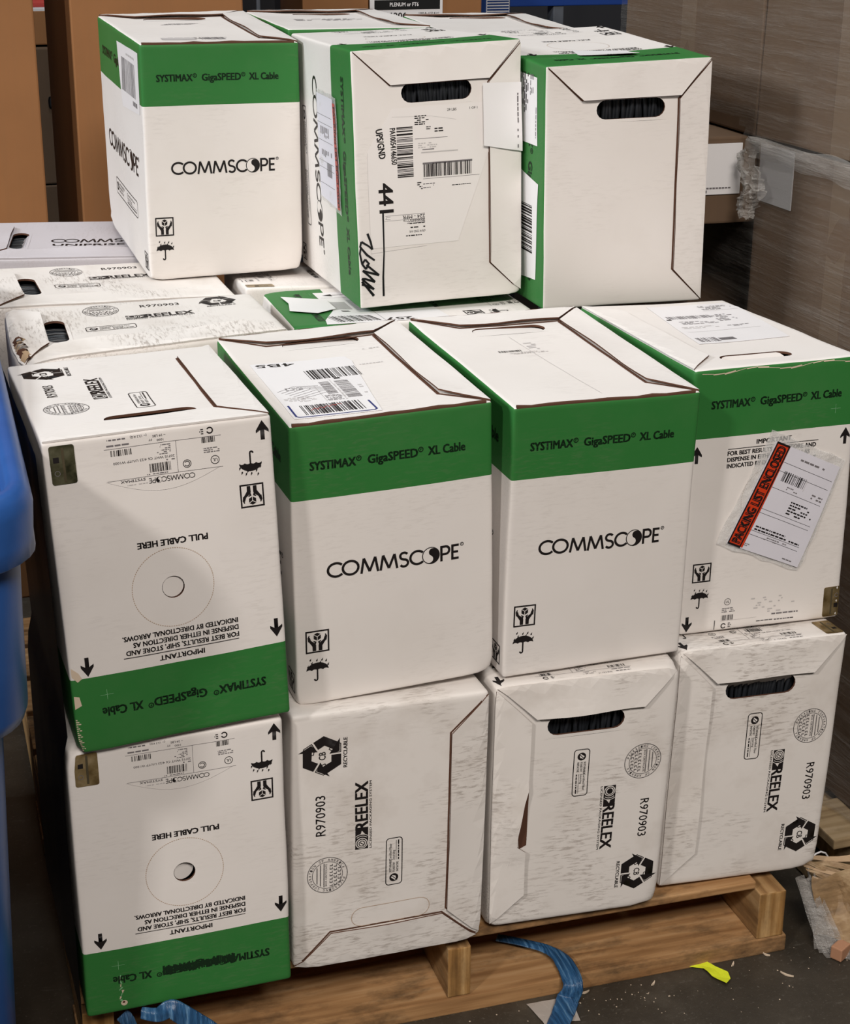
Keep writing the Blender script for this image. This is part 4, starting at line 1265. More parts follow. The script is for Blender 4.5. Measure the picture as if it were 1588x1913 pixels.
# pose of every box (front bottom centre, yaw, pitch, roll), outer size, bruised-corner offsets in mm
TABLE = {
    'T1': ((-0.0169, 0.9354, 0.9294, 0.0144, 0.0381, -0.0048), (0.2798, 0.4107, 0.4058), {(0,0,1):(0.7,0.2,1.1),(1,0,1):(-1.7,-0.9,-3.3),(1,0,0):(0.9,-0.5,-0.3),(0,0,0):(0.1,-0.6,-1.4),(0,1,1):(-1.8,0.3,-0.7),(1,1,1):(0.5,0.5,1.6),(0,1,0):(1.5,1.0,11.4),(1,1,0):(0,0,16)}),
    'T2': ((0.2644, 0.5751, 0.9436, -0.0390, -0.0329, -0.0246), (0.2801, 0.4300, 0.4117), {(0,0,1):(-1.1,-0.7,-2.7),(1,0,1):(0.9,0.8,2.7),(1,0,0):(-0.5,1.3,3.2),(0,0,0):(0.2,0.0,0.2),(1,1,0):(-16,0,0),(1,1,1):(-16,0,0)}),
    'T3': ((0.5549, 0.5012, 0.9338, 0.0022, 0.0204, -0.0189), (0.2817, 0.4116, 0.4028), {(0,0,1):(-5.0,-1.0,-6.3),(1,0,1):(1.3,-2.0,-3.5),(1,0,0):(5.5,-3.2,-3.2),(0,0,0):(0.1,2.2,5.2),(1,1,1):(-1.7,1.3,1.7)}),
    'M1': ((-0.3066, -0.0636, 0.5627, -0.0051, -0.0334, -0.0331), (0.2813, 0.4062, 0.4110), {(0,0,1):(-0.1,0.2,0.5),(1,0,1):(-0.3,0.7,1.5),(0,0,0):(1.3,-1.8,-3.5),(1,0,0):(-2.0,1.9,3.3),(0,1,1):(-2.3,0.6,-0.2),(1,1,1):(3.6,-1.9,-1.9),(0,1,0):(0,0,12),(1,1,0):(0,0,12)}),
    'M2': ((0.0000, -0.0032, 0.5493, 0.0089, 0.0190, -0.0240), (0.2808, 0.4099, 0.4042), {(0,0,1):(1.0,-0.9,-1.2),(1,0,1):(-1.5,0.3,-0.5),(0,0,0):(-2.1,0.5,-0.5),(1,0,0):(2.4,-0.2,1.5),(0,1,1):(0.5,-0.2,0.0),(1,1,1):(-0.2,0.5,1.0),(0,1,0):(0,0,15),(1,1,0):(0,0,15)}),
    'M3': ((0.2916, -0.0087, 0.5449, 0.0217, 0.0389, 0.0009), (0.2790, 0.4125, 0.4051), {(0,0,1):(0.3,-0.1,0.1),(1,0,1):(-1.7,-1.0,-3.6),(0,0,0):(1.2,0.1,1.2),(1,0,0):(1.0,-0.4,-0.2),(0,1,1):(-0.9,1.2,1.9),(1,1,1):(0.1,0.5,1.1),(0,1,0):(0,0,12),(1,1,0):(0,0,12)}),
    'M4': ((0.5907, 0.0409, 0.5404, 0.0057, -0.0217, 0.0107), (0.2736, 0.4105, 0.4128), {(0,0,1):(-0.6,-0.2,-1.2),(1,0,1):(-2.0,1.5,2.0),(0,0,0):(1.8,0.5,3.0),(1,0,0):(0.8,-2.3,-0.5),(0,1,1):(5.0,-0.6,3.1),(1,1,1):(-5.0,1.0,-2.0),(0,1,0):(0,0,12),(1,1,0):(0,0,16)}),
    'B1': ((-0.3169, -0.0583, 0.1488, -0.0150, -0.0106, -0.0051), (0.2825, 0.4091, 0.4132), {(0,0,1):(-0.5,0.3,-7.5),(1,0,1):(0.5,0.1,-3.3),(0,0,0):(-0.9,0.0,-0.7),(1,0,0):(1.2,-0.4,-0.0),(0,1,1):(0,0,-13),(1,1,1):(0,0,-13),(0,1,0):(0,0,-3),(1,1,0):(0,0,-3)}),
    'B2': ((-0.0227, -0.0351, 0.1407, -0.0122, -0.0015, 0.0119), (0.2822, 0.4088, 0.4108), {(0,0,1):(0.0,0.0,-6.9),(1,0,1):(1.2,0.0,-6.0),(0,0,0):(-1.5,0.2,-0.7),(1,0,0):(0.4,-0.1,0.1),(0,1,1):(0,0,-13),(1,1,1):(0,0,-13)}),
    'B3': ((0.2715, -0.0284, 0.1370, -0.0467, 0.0109, 0.0145), (0.2792, 0.4088, 0.4087), {(0,0,1):(-2.1,0.2,-5.0),(1,0,1):(3.1,-0.5,-3.0),(0,0,0):(2.9,-0.3,1.4),(1,0,0):(-4.1,0.6,-1.5),(0,1,1):(0,0,-13),(1,1,1):(0,0,-13)}),
    'B4': ((0.5628, -0.0078, 0.1335, -0.0328, 0.0073, 0.0249), (0.2781, 0.4088, 0.4086), {(0,0,1):(0.1,-0.4,-0.9),(1,0,1):(1.0,0.1,1.1),(0,0,0):(1.5,0.4,2.0),(1,0,0):(-2.7,-0.2,-2.6),(0,1,1):(0,0,-13),(1,1,1):(0,0,-21)}),
    'N1': ((-0.2268, 0.4395, 0.5366, -0.0301, 0.0093, -0.0277), (0.4091, 0.2805, 0.4088), {(0,0,1):(-2.3,-1.8,-5.8),(0,1,1):(2.7,1.3,5.1),(1,1,1):(-1.8,-1.3,-4.3),(1,0,1):(1.5,1.8,5.5)}),
    'N2': ((-0.2438, 0.8055, 0.5188, 0.0152, 0.0214, 0.0220), (0.4087, 0.2806, 0.4088), {}),
    'N3': ((-0.2417, 1.1518, 0.5249, -0.2000, 0.0481, 0.0036), (0.4092, 0.2814, 0.4088), {}),
    'N4': ((0.1934, 0.7926, 0.5147, -0.0737, -0.0300, -0.0031), (0.4088, 0.2787, 0.4092), {(0,0,1):(-0.0,2.2,6.8),(0,1,1):(-0.0,-2.8,-8.6)}),
    'P2': ((0.2636, 1.0322, 0.9345, -0.0429, -0.0014, -0.0000), (0.2680, 0.4088, 0.4088), {}),
    'P3': ((0.5465, 0.9851, 0.9250, -0.1198, -0.0004, 0.0000), (0.2580, 0.4089, 0.4088), {}),
    'N5': ((0.2000, 0.5017, 0.5247, -0.0503, -0.0138, -0.0010), (0.4088, 0.2796, 0.4091), {(0,1,1):(0.1,-0.7,-1.7),(0,0,1):(-0.1,0.5,1.3)}),
}
def gold(name, a, b_, c):
    m, nt, b = new_mat(name)
    tc = nd(nt, 'ShaderNodeAttribute', attribute_name='canon')
    n = noise_tex(nt, tc.outputs['Vector'], 60, 3)
    nt.links.new(ramp(nt, n, [(0.3, a), (0.5, b_), (0.75, c)]), b.inputs['Base Color'])
    b.inputs['Metallic'].default_value = 0.75; b.inputs['Roughness'].default_value = 0.33
gold('gold_sticker', (0.20, 0.13, 0.05), (0.36, 0.26, 0.12), (0.55, 0.42, 0.24))
gold('olive_sticker', (0.05, 0.05, 0.025), (0.15, 0.145, 0.08), (0.28, 0.27, 0.17))
plain('sticker_line', (0.07, 0.055, 0.03), 0.5)

def film_mat(name, tint, cover, rough, bump_s):
    m, nt, b = new_mat(name)
    at = nd(nt, 'ShaderNodeTexCoord')
    n = noise_tex(nt, at.outputs['Object'], 55, 5, 0.6)
    b.inputs['Base Color'].default_value = (*tint, 1)
    b.inputs['Roughness'].default_value = rough
    b.inputs['Specular IOR Level'].default_value = 0.7
    bump(nt, b, n, bump_s, 0.004)
    tr = nd(nt, 'ShaderNodeBsdfTransparent')
    mx = nd(nt, 'ShaderNodeMixShader')
    fac = ramp(nt, noise_tex(nt, at.outputs['Object'], 90, 4, 0.6), [(0.35, cover * .5), (0.68, cover), (0.8, min(1, cover * 2.2))])
    nt.links.new(fac, mx.inputs[0])
    nt.links.new(tr.outputs[0], mx.inputs[1]); nt.links.new(b.outputs[0], mx.inputs[2])
    nt.links.new(mx.outputs[0], nt.nodes['Material Output'].inputs[0])
film_mat('pouch_film', (0.88, 0.87, 0.86), 0.38, 0.14, 0.9)

def packing_pouch(b, f, corners, reds, sheet, lines_seed, crumple=.0025, text=True, bright=True):
    """clear document pouch: film, folded sheet inside, red header strip; corners run tl, tr, br, bl"""
    tl, tr, br, bl = [Vector((*c, 0)) for c in corners]
    film = [tuple(x[:2]) for x in (tl, tr, br, bl)]
    def quad(s0, t0, s1, t1):
        def P(s_, t_): return (tl.lerp(tr, s_)).lerp(bl.lerp(br, s_), t_)[:2]
        return [tuple(P(s0, t0)), tuple(P(s1, t0)), tuple(P(s1, t1)), tuple(P(s0, t1))]
    lf = lambda u, v: .0012 + crumple * (.5 + noise.noise(Vector((u * 34, v * 34, b.seed)))) 
    outer = []
    n = 9
    loop = [tl, tr, br, bl]
    rnd = random.Random(b.seed + 4)
    for i in range(4):
        A, B = loop[i], loop[(i + 1) % 4]
        for k in range(n):
            P = A.lerp(B, k / n)
            c = (tl + br) / 2
            outer.append(tuple((P + (P - c).normalized() * rnd.uniform(-.0022, .0022))[:2]))
    o = b.plate('document_pouch', f, outer, .0006, .0002, 'pouch_film', 'pouch_film', lift=lf)
    o['label'] = 'clear plastic document pouch'
    # the folded sheet, drawn in pouch axes
    pa = Art()
    A0 = Vector(tl[:2]); ex = Vector(tr[:2]) - A0; ey = Vector(bl[:2]) - A0
    k = Art(); k.items = pa.items
    k.M = (ex.x, ey.x, ex.y, ey.y, A0.x, A0.y)      # s along the top, t down the side
    return o, quad, k, pa, lf

G = 'white and green cable boxes stacked on the pallet'
# ---------------- bottom row, left to right
b = Box('cable_box', 'upside down white box with smeared print on green lower end, bottom left of stack', 'B1', 'inverted', G, seed=1, r=.005, crush=(((0, 1, 0), .04, .008),))
art_pull(b, smeared=True, hole_depth=.012)
a = b.art['back']
for k in range(9):       # torn patch near the lower edge
    a.line('torn_paper' if k % 2 else 'scratch_green', [(.2345 + .002 * math.sin(k), .352 + .005 * k), (.2355 + .0025 * math.sin(k * 2.1), .3565 + .005 * k)], [.0016 + .001 * (k % 3), .0009])
a.disc('torn_paper', .232, .3985, .0045); a.disc('kraft_edge', .2325, .397, .0018, 1)
b.build(); b.pull_tab(); sticker_part(b, 'gold_sticker')
b = Box('cable_box', 'white box, bottom row, flap end forward with an uncut handle outline near its bottom', 'B2', 'flap_front_lo', G, 'white_board_worn', 'white_board_worn', seed=2, r=.006, crush=(((1, 1, 0), .04, .006), ((0, 1, 0), .04, .005)))
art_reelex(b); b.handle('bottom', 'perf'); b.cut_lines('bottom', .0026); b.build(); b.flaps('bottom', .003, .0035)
b = Box('cable_box', 'bottom row white box with torn side flap at left and black cable in handle', 'B3', 'flap_front_hi', G, 'white_board_worn', 'white_board_worn', seed=3, r=.007, crush=(((1, 1, 0), .04, .007), ((0, 1, 0), .04, .007), ((0, 0, 0), .045, .008), ((1, 0, 0), .03, .005)))
art_reelex(b); art_pull(b, hole_depth=0); b.handle('bottom', 'open')
a = b.art['bottom']
a.poly('kraft_edge', [(.0575, .236), (.0565, .140), (.045, .134), (.043, .16), (.050, .215)])
b.build(); b.handle_parts()
b.flaps('bottom', .006, .004, side=False)
b.plate('side_flap', 'bottom', [(.0005, .404), (.055, .3465), (.0545, .236), (.049, .215), (.041, .163), (.040, .142), (.053, .132), (.0535, .055), (.0005, .004)], .0006, .0022, 'white_board_worn',
        lift=lambda u, v: .004 * (u / .055) ** 1.5 + .007 * max(0, 1 - abs(v - .18) / .07) * (u / .055))
b = Box('cable_box', 'white box with a flap end forward and a steel dark scuff band, bottom right corner of the stack', 'B4', 'flap_front_hi', G, 'white_board_worn', 'white_board_worn', seed=4, r=.007, crush=(((1, 1, 0), .03, .006), ((0, 0, 0), .05, .006)))
b.root['label'] = 'scuffed white box with flap end forward, below the packing list pouch box'
art_reelex(b); art_pull(b, hole_depth=0); b.handle('bottom', 'half_low'); b.build(); b.handle_parts(); b.flaps('bottom', .004, .003); sticker_part(b, 'gold_sticker')

# ---------------- middle row
b = Box('cable_box', 'upside down white box with clear print on green lower end, beside the blue tote', 'M1', 'inverted', G, seed=5, crush=(((0, 1, 1), .04, .004),))
art_pull(b, hole_depth=.0045); art_reelex(b); b.handle('bottom', 'open', cu=.1375, cv=b.q - .0765)
a = b.art['back']
a.poly('torn_paper', [(.279, b.L - .120), (.270, b.L - .112), (.266, b.L - .104), (.272, b.L - .100), (.279, b.L - .108)])
a.poly('torn_paper', [(.279, b.L - .082), (.272, b.L - .080), (.270, b.L - .068), (.279, b.L - .064)])
for k in range(16):
    t = k / 16
    a.rect('torn_paper', .2778 - .002 * (k % 3), b.L - .05 + .048 * t, .2805, b.L - .0485 + .048 * t)
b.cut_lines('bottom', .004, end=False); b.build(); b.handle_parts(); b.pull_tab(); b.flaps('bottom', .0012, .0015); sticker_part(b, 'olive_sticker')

b = Box('cable_box', 'upright green banded white box with shipping label marked 4B5 on top', 'M2', 'upright', G, seed=6, crush=(((1, 0, 0), .035, .007), ((0, 0, 0), .025, .004)))
art_narrow(b); art_wide(b); b.handle('top', 'tab', cu=.142, cv=.345)
b.frim = [('top', .004, .0002, b.p - .008, .0026, .0030), ('top', .004, b.q - .0026, b.p - .006, b.q - .0002, .003)]
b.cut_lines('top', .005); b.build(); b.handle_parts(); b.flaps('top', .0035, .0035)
k = Art()
m = 'ink'
k.at(.078, .2645, 180 - 3).text(m, '4B5', 0, 0, .055, .0135, .02)
k.bars(m, .081, .179, .158, .222, 26, 21); k.rect(m, .112, .172, .121, .178)
k.bars(m, .034, .036, .1185, .0745, 24, 22); k.bars('ink_faded', .05, .038, .11, .0725, 12, 23)
k.line('label_blue', [(.0203, .0785), (.0195, .034), (.0225, .0300), (.1250, .0265), (.129, .030), (.1293, .069)], .0028)
k.bars('ink_faded', .108, .089, .128, .165, 26, 24, 'v', fill=.3); k.bars('ink_faded', .086, .112, .1005, .166, 20, 25, 'v', fill=.3)
k.rect('ink_pale', .1035, .082, .1043, .172); k.rect('ink_pale', .076, .082, .0768, .15)
k.tiny('ink_faded', .079, .083, .102, .108, 8, 26); k.tiny('ink_pale', .1045, .083, .107, .165, 18, 27)
for t in range(7): k.line('ink_faded', [(.022 + .004 * t, .138 - .006 * t), (.05 + .006 * t, .157 - .006 * t), (.082 + .002 * t, .150 - .005 * t)], .0008)
k.tiny('ink_faded', .035, .140, .075, .152, 3, 28); k.tiny('ink_pale', .022, .09, .07, .112, 5, 29)
for t in range(5): k.line('label_red', [(.045 + .009 * t, .052 + .003 * t), (.052 + .009 * t, .060 + .002 * t), (.055 + .009 * t, .052 + .003 * t)], .0009, 1)
k.tiny('ink_pale', .135, .09, .142, .14, 6, 30); k.tiny('ink_pale', .165, .222, .20, .226, 1, 31); k.tiny('ink_pale', .19, .29, .215, .294, 1, 32)
b.plate('shipping_label', 'top', [(.0145, .025), (.1335, .021), (.160, .245), (.155, .268), (.0165, .272)], .0006, .0002, 'label_paper', 'label_paper', art=k)

b = Box('cable_box', 'upright green banded white box with only a small faint barcode on top', 'M3', 'upright', G, seed=7)
art_narrow(b); art_wide(b); b.handle('top', 'tab', cu=.132, cv=.333)
b.frim = [('top', .004, .0002, b.p - .008, .0026, .0028), ('top', .004, b.q - .0026, b.p - .006, b.q - .0002, .003)]
a = b.art['top']
a.bars('ink', .0765, .233, .112, .2405, 20, 33); a.tiny('ink_pale', .09, .222, .155, .231, 3, 34); a.tiny('ink_pale', .127, .236, .145, .270, 5, 35)
a.line('ink_pale', [(.118, .30), (.142, .03)], .0006)
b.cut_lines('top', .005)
b.build(); b.handle_parts(); b.flaps('top', .003, .003)

b = Box('cable_box', 'upright white box with a red packing list pouch on its front, middle row', 'M4', 'pull_front', G, seed=8, r=.006, crush=(((0, 0, 0), .03, .006),))
art_pull(b, hole_depth=0, worn=True); b.handle('top', 'half', cu=b.p - .1275, cv=b.q - .0520)
for t in range(14):       # abraded green edge
    b.art['back'].line('torn_paper', [(.012 + .018 * t, b.L - .006 - .003 * math.sin(t)), (.030 + .018 * t, b.L - .005 - .003 * math.sin(t + 1))], .0008 + .0008 * (t % 3))
k = Art(); c = k.at(b.p, b.q, 180)
c.bars('ink_faded', .111, .298, .192, .316, 30, 41); c.rect('ink', .104, .292, .1125, .298)
c.tiny('ink_faded', .200, .345, .262, .372, 5, 42); c.rect('ink_pale', .196, .340, .262, .3408)
c.tiny('ink_faded', .118, .262, .185, .282, 4, 43); c.tiny('ink_faded', .19, .27, .235, .315, 7, 44); c.tiny('ink_pale', .106, .235, .19, .250, 2, 45); c.tiny('ink_faded', .185, .232, .225, .243, 2, 46)
c.rect('ink_pale', .10, .215, .23, .2158); c.bars('ink_faded', .091, .150, .128, .176, 9, 47); c.bars('ink_faded', .128, .155, .155, .170, 9, 48, 'v')
b.build(); b.handle_parts(); b.flaps('top', .002, .0015, end=False); sticker_part(b, 'gold_sticker')
def rp(pts): return [(b.p - x, b.q - y) for x, y in pts]
b.plate('shipping_label', 'top', rp([(.080, .140), (.238, .140), (.268, .350), (.262, .385), (.112, .385)]), .0006, .0002, 'label_paper', 'label_paper', art=k)
# packing list pouch
cs = ((.1310, .3140), (.2600, .2555), (.1925, .0850), (.0490, .1460))
o, quad, k, pa, lf = packing_pouch(b, 'back', cs, None, None, 3)
sh = quad(.10, .07, .965, .965)
lft = lambda u, v: .0028 + .0008 * (.5 + noise.noise(Vector((u * 20, v * 20, 3))))
kk = Art(); kk.M = k.M
for t in (.20, .275, .415, .60, .635, .79, .825): kk.rect('ink', .27, t - .0016, .955, t + .0016)
kk.bars('ink', .36, .26, .66, .345, 15, 51); kk.rect('ink_pale', .67, .26, .675, .36)
kk.tiny('ink_faded', .47, .365, .62, .40, 2, 52); kk.tiny('ink_faded', .42, .12, .80, .15, 1, 53); kk.tiny('ink_faded', .80, .345, .95, .395, 2, 54)
kk.tiny('ink', .60, .46, .93, .58, 5, 55); kk.tiny('ink', .34, .735, .95, .785, 2, 56); kk.tiny('ink_faded', .50, .80, .85, .835, 2, 57); kk.tiny('ink_faded', .28, .90, .42, .93, 2, 58); kk.tiny('ink_faded', .80, .91, .95, .93, 1, 59)
ps = b.plate('invoice_sheet', 'back', sh, .0012, .0003, 'invoice_paper', 'invoice_paper', lift=lft, art=kk, parent=o)
rs = quad(.115, .07, .285, .955)
kk = Art(); kk.M = k.M
plain('pouch_red', (0.60, 0.045, 0.012), 0.25, 0.4)
kk.line('ink', [(.122, .075), (.277, .075), (.277, .950), (.122, .950)], .017, closed=True)
z_ = Art(); z_.items = kk.items; z_.M = k.M
z_.at(.254, .925, -90, 1, 1).text('ink', 'PACKING LIST ENCLOSED', 0, 0, .83, -.105, .035)
st = b.plate('header_strip', 'back', rs, .0018, .0002, 'pouch_red', 'pouch_red', lift=lft, art=kk, parent=o)
st['label'] = 'red header strip of the pouch'

# ---------------- top row
b = Box('cable_box', 'upright white box of the top row with a barcode sticker round its left side', 'T1', 'upright', G, seed=9, r=.005, crush=(((1, 0, 0), .045, .008), ((0, 0, 0), .03, .005), ((0, 1, 0), .06, .008)))
art_narrow(b); art_wide(b); b.handle('top', 'tab', cu=.131, cv=b.q - .075)
b.frim = [('top', .004, .0002, b.p - .008, .0026, .0026), ('top', .004, b.q - .0026, b.p - .006, b.q - .0002, .0028)]
a = b.art['top']
a.tiny('ink_pale', .05, .052, .205, .085, 4, 61); a.bars('ink_faded', .12, .055, .165, .085, 16, 62); a.rect('ink_pale', .052, .05, .11, .08)
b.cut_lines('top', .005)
for t in range(5): a.tiny('ink_faded', .09 + .004 * t, .262 + .003 * t, .15 + .004 * t, .266 + .003 * t, 1, 63 + t)
b.build(); b.handle_parts(); b.flaps('top', .003, .003)
k = Art()
k.bars('ink_faded', .245, .306, .362, .364, 24, 66, fill=.25); k.bars('ink_faded', .335, .292, .372, .300, 14, 67); k.tiny('ink_pale', .26, .37, .36, .377, 1, 68)
b.plate('barcode_sticker', 'left', [(.203, .3855), (.393, .3885), (.389, .285), (.245, .2760), (.236, .292)], .0006, .0002, 'label_paper', 'label_paper', art=k)

b = Box('cable_box', 'green edged white box marked 441 with black marker handwriting, top row', 'T2', 'band_front', G, seed=10, crush=(((1, 0, 1), .022, .007),))
b.bandw = .130
art_wide(b, 'left', .159, .071); art_pull(b, hole_depth=0, sticker=False)
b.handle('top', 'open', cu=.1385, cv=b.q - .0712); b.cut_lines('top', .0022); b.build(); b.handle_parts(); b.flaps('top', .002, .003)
k = Art()
k.at(.0590, .2875, -90 + 2).text('ink', 'PA10054146650', 0, 0, .0570, .0088, .022)
k.at(.0360, .2870, -90 + 6).text('ink', 'UPS/GND', 0, 0, .0465, .0105, .025)
k.at(.0385, .2015, -90).text('ink', '441', 0, 0, .0465, .0225, .03)
k.bars('ink', .0700, .209, .0965, .289, 27, 71, 'v')
k.bars('ink', .113, .2065, .195, .228, 34, 72); k.rect('ink_faded', .112, .2265, .196, .2295); k.rect('ink_faded', .112, .2035, .208, .2041)
k.tiny('ink', .1, .289, .129, .305, 5, 73); k.tiny('ink', .119, .281, .127, .287, 2, 74); k.tiny('ink', .133, .276, .153, .284, 2, 75)
k.text('ink', '29 LBS', .155, .308, .0155, .0040, .01); k.text('ink', '1 OF 1', .193, .3085, .0130, .0036, .006)
k.tiny('ink', .102, .187, .113, .200, 4, 76); k.tiny('ink_faded', .112, .188, .134, .197, 3, 77); k.tiny('ink', .161, .189, .193, .1915, 1, 78)
k.rect('ink_faded', .10, .2675, .155, .2683); k.rect('ink_pale', .11, .2445, .172, .2465); k.rect('ink_faded', .112, .2495, .132, .2510); k.tiny('ink_pale', .105, .252, .15, .262, 3, 79)
c = k.at(.1135, .1475, 180)
c.text('ink', '224 - MFR', 0, 0, .0375, .0058, .012); c.rect('ink_faded', 0, -.0016, .066, -.0010); c.tiny('ink_faded', 0, .007, .045, .0145, 3, 80); c.text('ink', 'GRANDE & CTR', .001, .0065, .036, .0035, .004)
c.tiny('ink', .001, .012, .030, .0155, 1, 81); c.tiny('ink', .0, .0185, .025, .0225, 1, 82); c.text('ink', '678 W 32ND AVE', .0, .0255, .027, .0035, .006); c.tiny('ink', .0, .032, .033, .0355, 1, 83)
c.line('ink_faded', [(.058, .0005), (.064, .0005), (.066, .004), (.058, .005)], .0006)
k.rect('ink_faded', .0445, .1405, .1135, .1409)
k.line('ink_pale', [(.022, .252), (.021, .09), (.115, .095)], .0004); k.line('ink_pale', [(.063, .305), (.128, .302), (.17, .294)], .0004)
lab = b.plate('shipping_label', 'top', [(.0215, .2540), (.0215, .098), (.170, .098), (.224, .2390), (.224, .318), (.064, .318)], .0004, .00015, 'label_clear', 'label_clear', art=k)
c = b.art['back']
b.plate('note_sheet', 'top', [(.2140, .3480), (.2620, .3460), (.2790, .3450), (.2800, .2360), (.2140, .2500)], .0068, .0003, 'label_paper', 'label_paper',
        art=(lambda kk: (kk.at(.2705, .338, -90).tiny('ink_faded', 0, 0, .058, .0045, 1, 84, fill=.9), kk.at(.2700, .272, -90).tiny('ink_faded', 0, 0, .03, .0042, 1, 85), kk)[-1])(Art()))
k = Art()      # felt pen strokes
k.line('marker', [(.0435, .1555), (.0425, .090), (.0400, .050), (.0402, .0185)], [.0028, .0024, .003, .0034])
k.line('marker', [(.0165, .1235), (.0210, .110), (.0235, .097), (.0175, .103), (.0060, .111), (.0035, .103), (.0140, .089), (.0265, .079)], [.0038, .0034, .003, .0028, .0036, .003, .0038, .003])
k.line('marker', [(.0050, .103), (.0025, .092), (.0055, .075), (.0115, .066), (.0165, .0745), (.0110, .082), (.0050, .074)], .0033)
k.line('marker', [(.0125, .073), (.0200, .066), (.0330, .054), (.0150, .0605), (.0060, .064), (.0170, .0535), (.0260, .0435), (.0100, .050), (.0040, .0505), (.0140, .0410), (.0240, .0315), (.0085, .040), (.0035, .041)], .0034)
k.line('marker', [(.0040, .046), (.0120, .036), (.0235, .0205)], [.0034, .0038, .0044])
b.plate('marker_writing', 'top', [(.0005, .128), (.050, .158), (.048, .012), (.0005, .02)], .0005, .00008, 'label_paper', 'label_paper', art=k) if False else None
V, F, I, C, ms = [], [], [], [], ['marker']
b.add_art('top', k, V, F, I, C, ms, .0011)
mk = link_mesh('marker_writing', b.place(V), F, ms, I, b.root, True, C); mk['label'] = 'black felt pen handwriting and long stroke'
cs = ((.080, .338), (.272, .349), (.262, .201), (.078, .195))
o, quad, k, pa, lf = packing_pouch(b, 'left', cs, None, None, 5, .0015)
kk = Art(); kk.M = k.M
for t in (.2, .27, .42, .60, .66, .8): kk.rect('ink_faded', t, .24, t + .004, .95)
kk.bars('ink_faded', .60, .35, .72, .6, 14, 86, 'v'); kk.tiny('ink_faded', .3, .4, .4, .9, 8, 87); kk.tiny('ink_faded', .5, .3, .56, .9, 8, 88)
b.plate('invoice_sheet', 'left', quad(.03, .16, .965, .95), .0032, .0003, 'invoice_paper', 'invoice_paper', art=kk, parent=o)
kk = Art(); kk.M = k.M
z_ = Art(); z_.items = kk.items; z_.M = k.M
z_.at(.09, .13, 0).text('ink', 'PACKING LIST ENCLOSED', 0, 0, .85, -.07, .03)
st = b.plate('header_strip', 'left', quad(.06, .055, .965, .16), .0034, .0002, 'label_red', 'label_red', art=kk, parent=o); st['label'] = 'red header strip of the pouch'

b = Box('cable_box', 'green edged white box with a plain blank flap end forward, top row', 'T3', 'band_front', G, seed=11)
b.bandw = .118
art_wide(b, 'left'); art_pull(b, hole_depth=0, sticker=False)
b.handle('top', 'open', cu=.144, cv=b.q - .0745); b.cut_lines('top', .0030)
b.build(); b.handle_parts(); b.flaps('top', .003, .0025)
L_ = b.L
k = Art(); k.at(.05, .374, 0).text('ink', 'COMBO', 0, -.022, .05, .006, .02); k.tiny('ink', .02, .33, .1, .366, 6, 91); k.tiny('ink', .03, .34, .05, .352, 3, 92); k.tiny('ink_faded', .06, .372, .09, .378, 1, 93)
k.items = [i for i in k.items if i[0] != 'none']
kk = Art(); kk.tiny('ink', .02, .312, .105, .345, 5, 91); kk.tiny('ink_faded', .02, .35, .06, .366, 3, 92); kk.tiny('ink_faded', .07, .375, .12, .380, 1, 93)
b.plate('address_label', 'left', [(.0225, .379), (.132, .384), (.134, .29), (.0235, .29)], .0006, .0002, 'label_paper', 'label_paper', art=kk)
kk = Art(); kk.bars('ink', .235, .30, .318, .367, 20, 94)
b.plate('barcode_label', 'left', [(.1945, .390), (.358, .380), (.366, .295), (.178, .295)], .0006, .0002, 'label_paper', 'label_paper', art=kk)
kk = Art(); kk.tiny('ink_faded', .115, .335, .165, .342, 2, 95)
b.plate('paper_slip', 'back', [(b.p - .108, L_ - .155), (b.p - .092, L_ - .084), (b.p - .185, L_ - .060), (b.p - .190, L_ - .120)], .0006, .0003, 'label_paper', 'label_paper', art=kk, lift=lambda u, v: .004 * max(0, (v - L_ + .10) / .04))

GB = 'white cable boxes half hidden behind the front rows'
# ---------------- boxes behind
b = Box('cable_box', 'white flap topped box with a torn brown corner, behind the upside down box', 'N1', 'flap_up_left', GB, 'white_board_worn', 'white_board_worn', seed=12, r=.008, crush=(((1, 1, 0), .09, .020), ((0, 1, 0), .05, .008)))
art_reelex(b); b.handle('bottom', 'open'); b.build(); b.handle_parts(); b.flaps('bottom', .003, .006)
V, F = [], []
r_ = random.Random(3)
for t in range(7):        # torn kraft liner curling from the bruised corner
    u = .010 + .012 * t; b0 = len(V)
    for j in range(4):
        V.append(b.fp('bottom', u + .003 * j, b.q - .006 - .018 * j / 3 * r_.uniform(.6, 1.2), .003 + .010 * math.sin(j) * r_.uniform(.4, 1.2)))
        V.append(b.fp('bottom', u + .010 + .003 * j, b.q - .004 - .018 * j / 3 * r_.uniform(.6, 1.2), .003 + .008 * math.sin(j) * r_.uniform(.4, 1.2)))
    for j in range(3): F.append([b0 + 2 * j, b0 + 2 * j + 1, b0 + 2 * j + 3, b0 + 2 * j + 2])
tl_ = link_mesh('torn_edge', b.place(V), F, ['kraft_light', 'kraft_edge'], [i // 2 % 2 for i in range(len(F))], b.root); tl_['label'] = 'torn brown cardboard edge'
b = Box('cable_box', 'white flap topped box between the lavender grey box and the torn cornered one', 'N2', 'flap_up_left', GB, 'white_board_worn', 'white_board_worn', seed=13, r=.006)
art_reelex(b); b.handle('bottom', 'open'); b.build(); b.handle_parts(); b.flaps('bottom', .003, .003)
b = Box('cable_box', 'lavender grey box with flap end up, in front of the tall brown cartons', 'N3', 'flap_up_left', None, 'grey_board', 'grey_board', band=False, seed=14)
b.handle('bottom', 'half'); a = b.art['bottom']
c = a.at(.125, b.q - .135, -90)
wordmark(c, 0, 0, .22, .026, paper='grey_board'); c.text('ink', 'UNIPRISE', .004, -.023, .135, .013, .03); registered(c, 'ink', .145, -.012, .003)
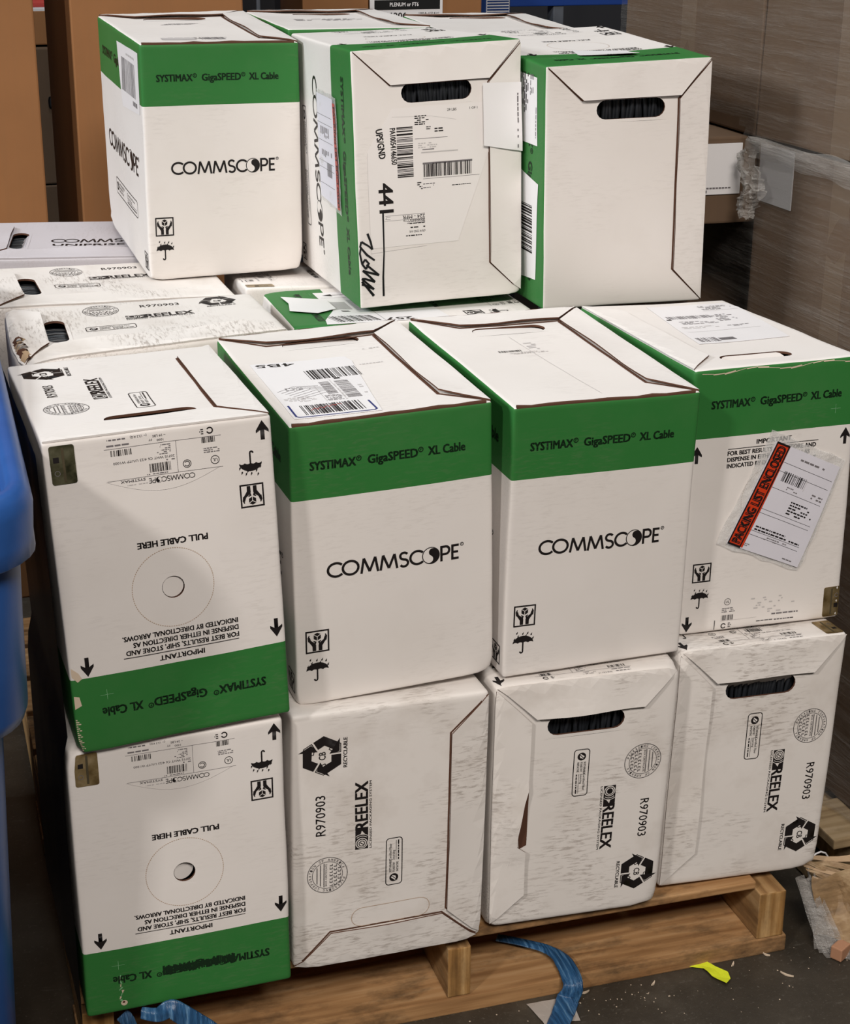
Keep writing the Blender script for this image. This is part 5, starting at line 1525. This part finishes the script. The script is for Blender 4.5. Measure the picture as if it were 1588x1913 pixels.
b.build(); b.handle_parts(); b.flaps('bottom', .004, .005, mat='grey_board')
b = Box('cable_box', 'white box with a brown sticker, wedged low between two top row boxes', 'N4', 'pull_up_right', GB, seed=15, r=.006)
art_pull(b, hole_depth=0); b.build(); sticker_part(b, 'gold_sticker')
b = Box('cable_box', 'white box with torn shipping label and green end, under the box marked 441', 'N5', 'pull_up_left', GB, seed=16, r=.006, crush=(((0, 1, 1), .04, .008),))
art_pull(b, hole_depth=0, sticker=False, arrows=False)
L_ = b.L
def N5(x, y): return (y, L_ - x)
b.build()
k = Art()
for i in range(15):
    x = .066 + .0049 * i
    k.line('ink', [N5(x, .058), N5(x + .012, .015)], .0012 + .0012 * (i % 3))
k.poly('ink', [N5(.100, .100), N5(.112, .097), N5(.115, .090), N5(.102, .092)])
for i in range(14):
    k.line('ink_faded', [N5(.094, .112 + .0044 * i), N5(.122, .108 + .0044 * i)], .0013)
    k.line('ink_faded', [N5(.127, .100 + .0060 * i), N5(.150, .096 + .0060 * i)], .0013)
k.line('ink', [N5(.100, .222), N5(.135, .222)], .002); k.poly('ink', [N5(.096, .222), N5(.112, .230), N5(.112, .214)])
k.line('ink_faded', [N5(.09, .205), N5(.17, .196)], .0008); k.line('ink_faded', [N5(.155, .01), N5(.145, .20)], .0008)
t_ = Art(); t_.items = k.items
t_.at(.030, L_ - .202, 90).text('ink', '257', 0, 0, .045, .018, .03)
b.plate('shipping_label', 'back', [N5(.084, .245), N5(.250, .235), N5(.262, .006), N5(.056, .004), N5(.060, .034), N5(.088, .104)], .0006, .0002, 'label_paper', 'label_paper', art=k)
b.plate('torn_backing', 'back', [N5(.0225, .217), N5(.094, .182), N5(.094, .108), N5(.058, .080), N5(.037, .092), N5(.016, .106), N5(.026, .165)], .0010, .0003, 'label_paper', 'label_paper', lift=lambda u, v: .002)
b = Box('cable_box', 'white box seen only by its flapped top, behind the box marked 441', 'P2', 'upright', GB, seed=17)
a = b.art['top']; a.tiny('ink_pale', .06, .20, .21, .24, 4, 96)
b.handle('top', 'tab'); b.frim = [('top', .004, b.q - .0026, b.p - .006, b.q - .0002, .003)]; b.build(); b.handle_parts(); b.flaps('top', .003, .003)
b = Box('cable_box', 'white box seen only by its flapped top, behind the blank ended box', 'P3', 'upright', GB, seed=18)
b.handle('top', 'tab'); b.frim = [('top', .004, b.q - .0026, b.p - .006, b.q - .0002, .003)]; b.build(); b.handle_parts(); b.flaps('top', .003, .003)
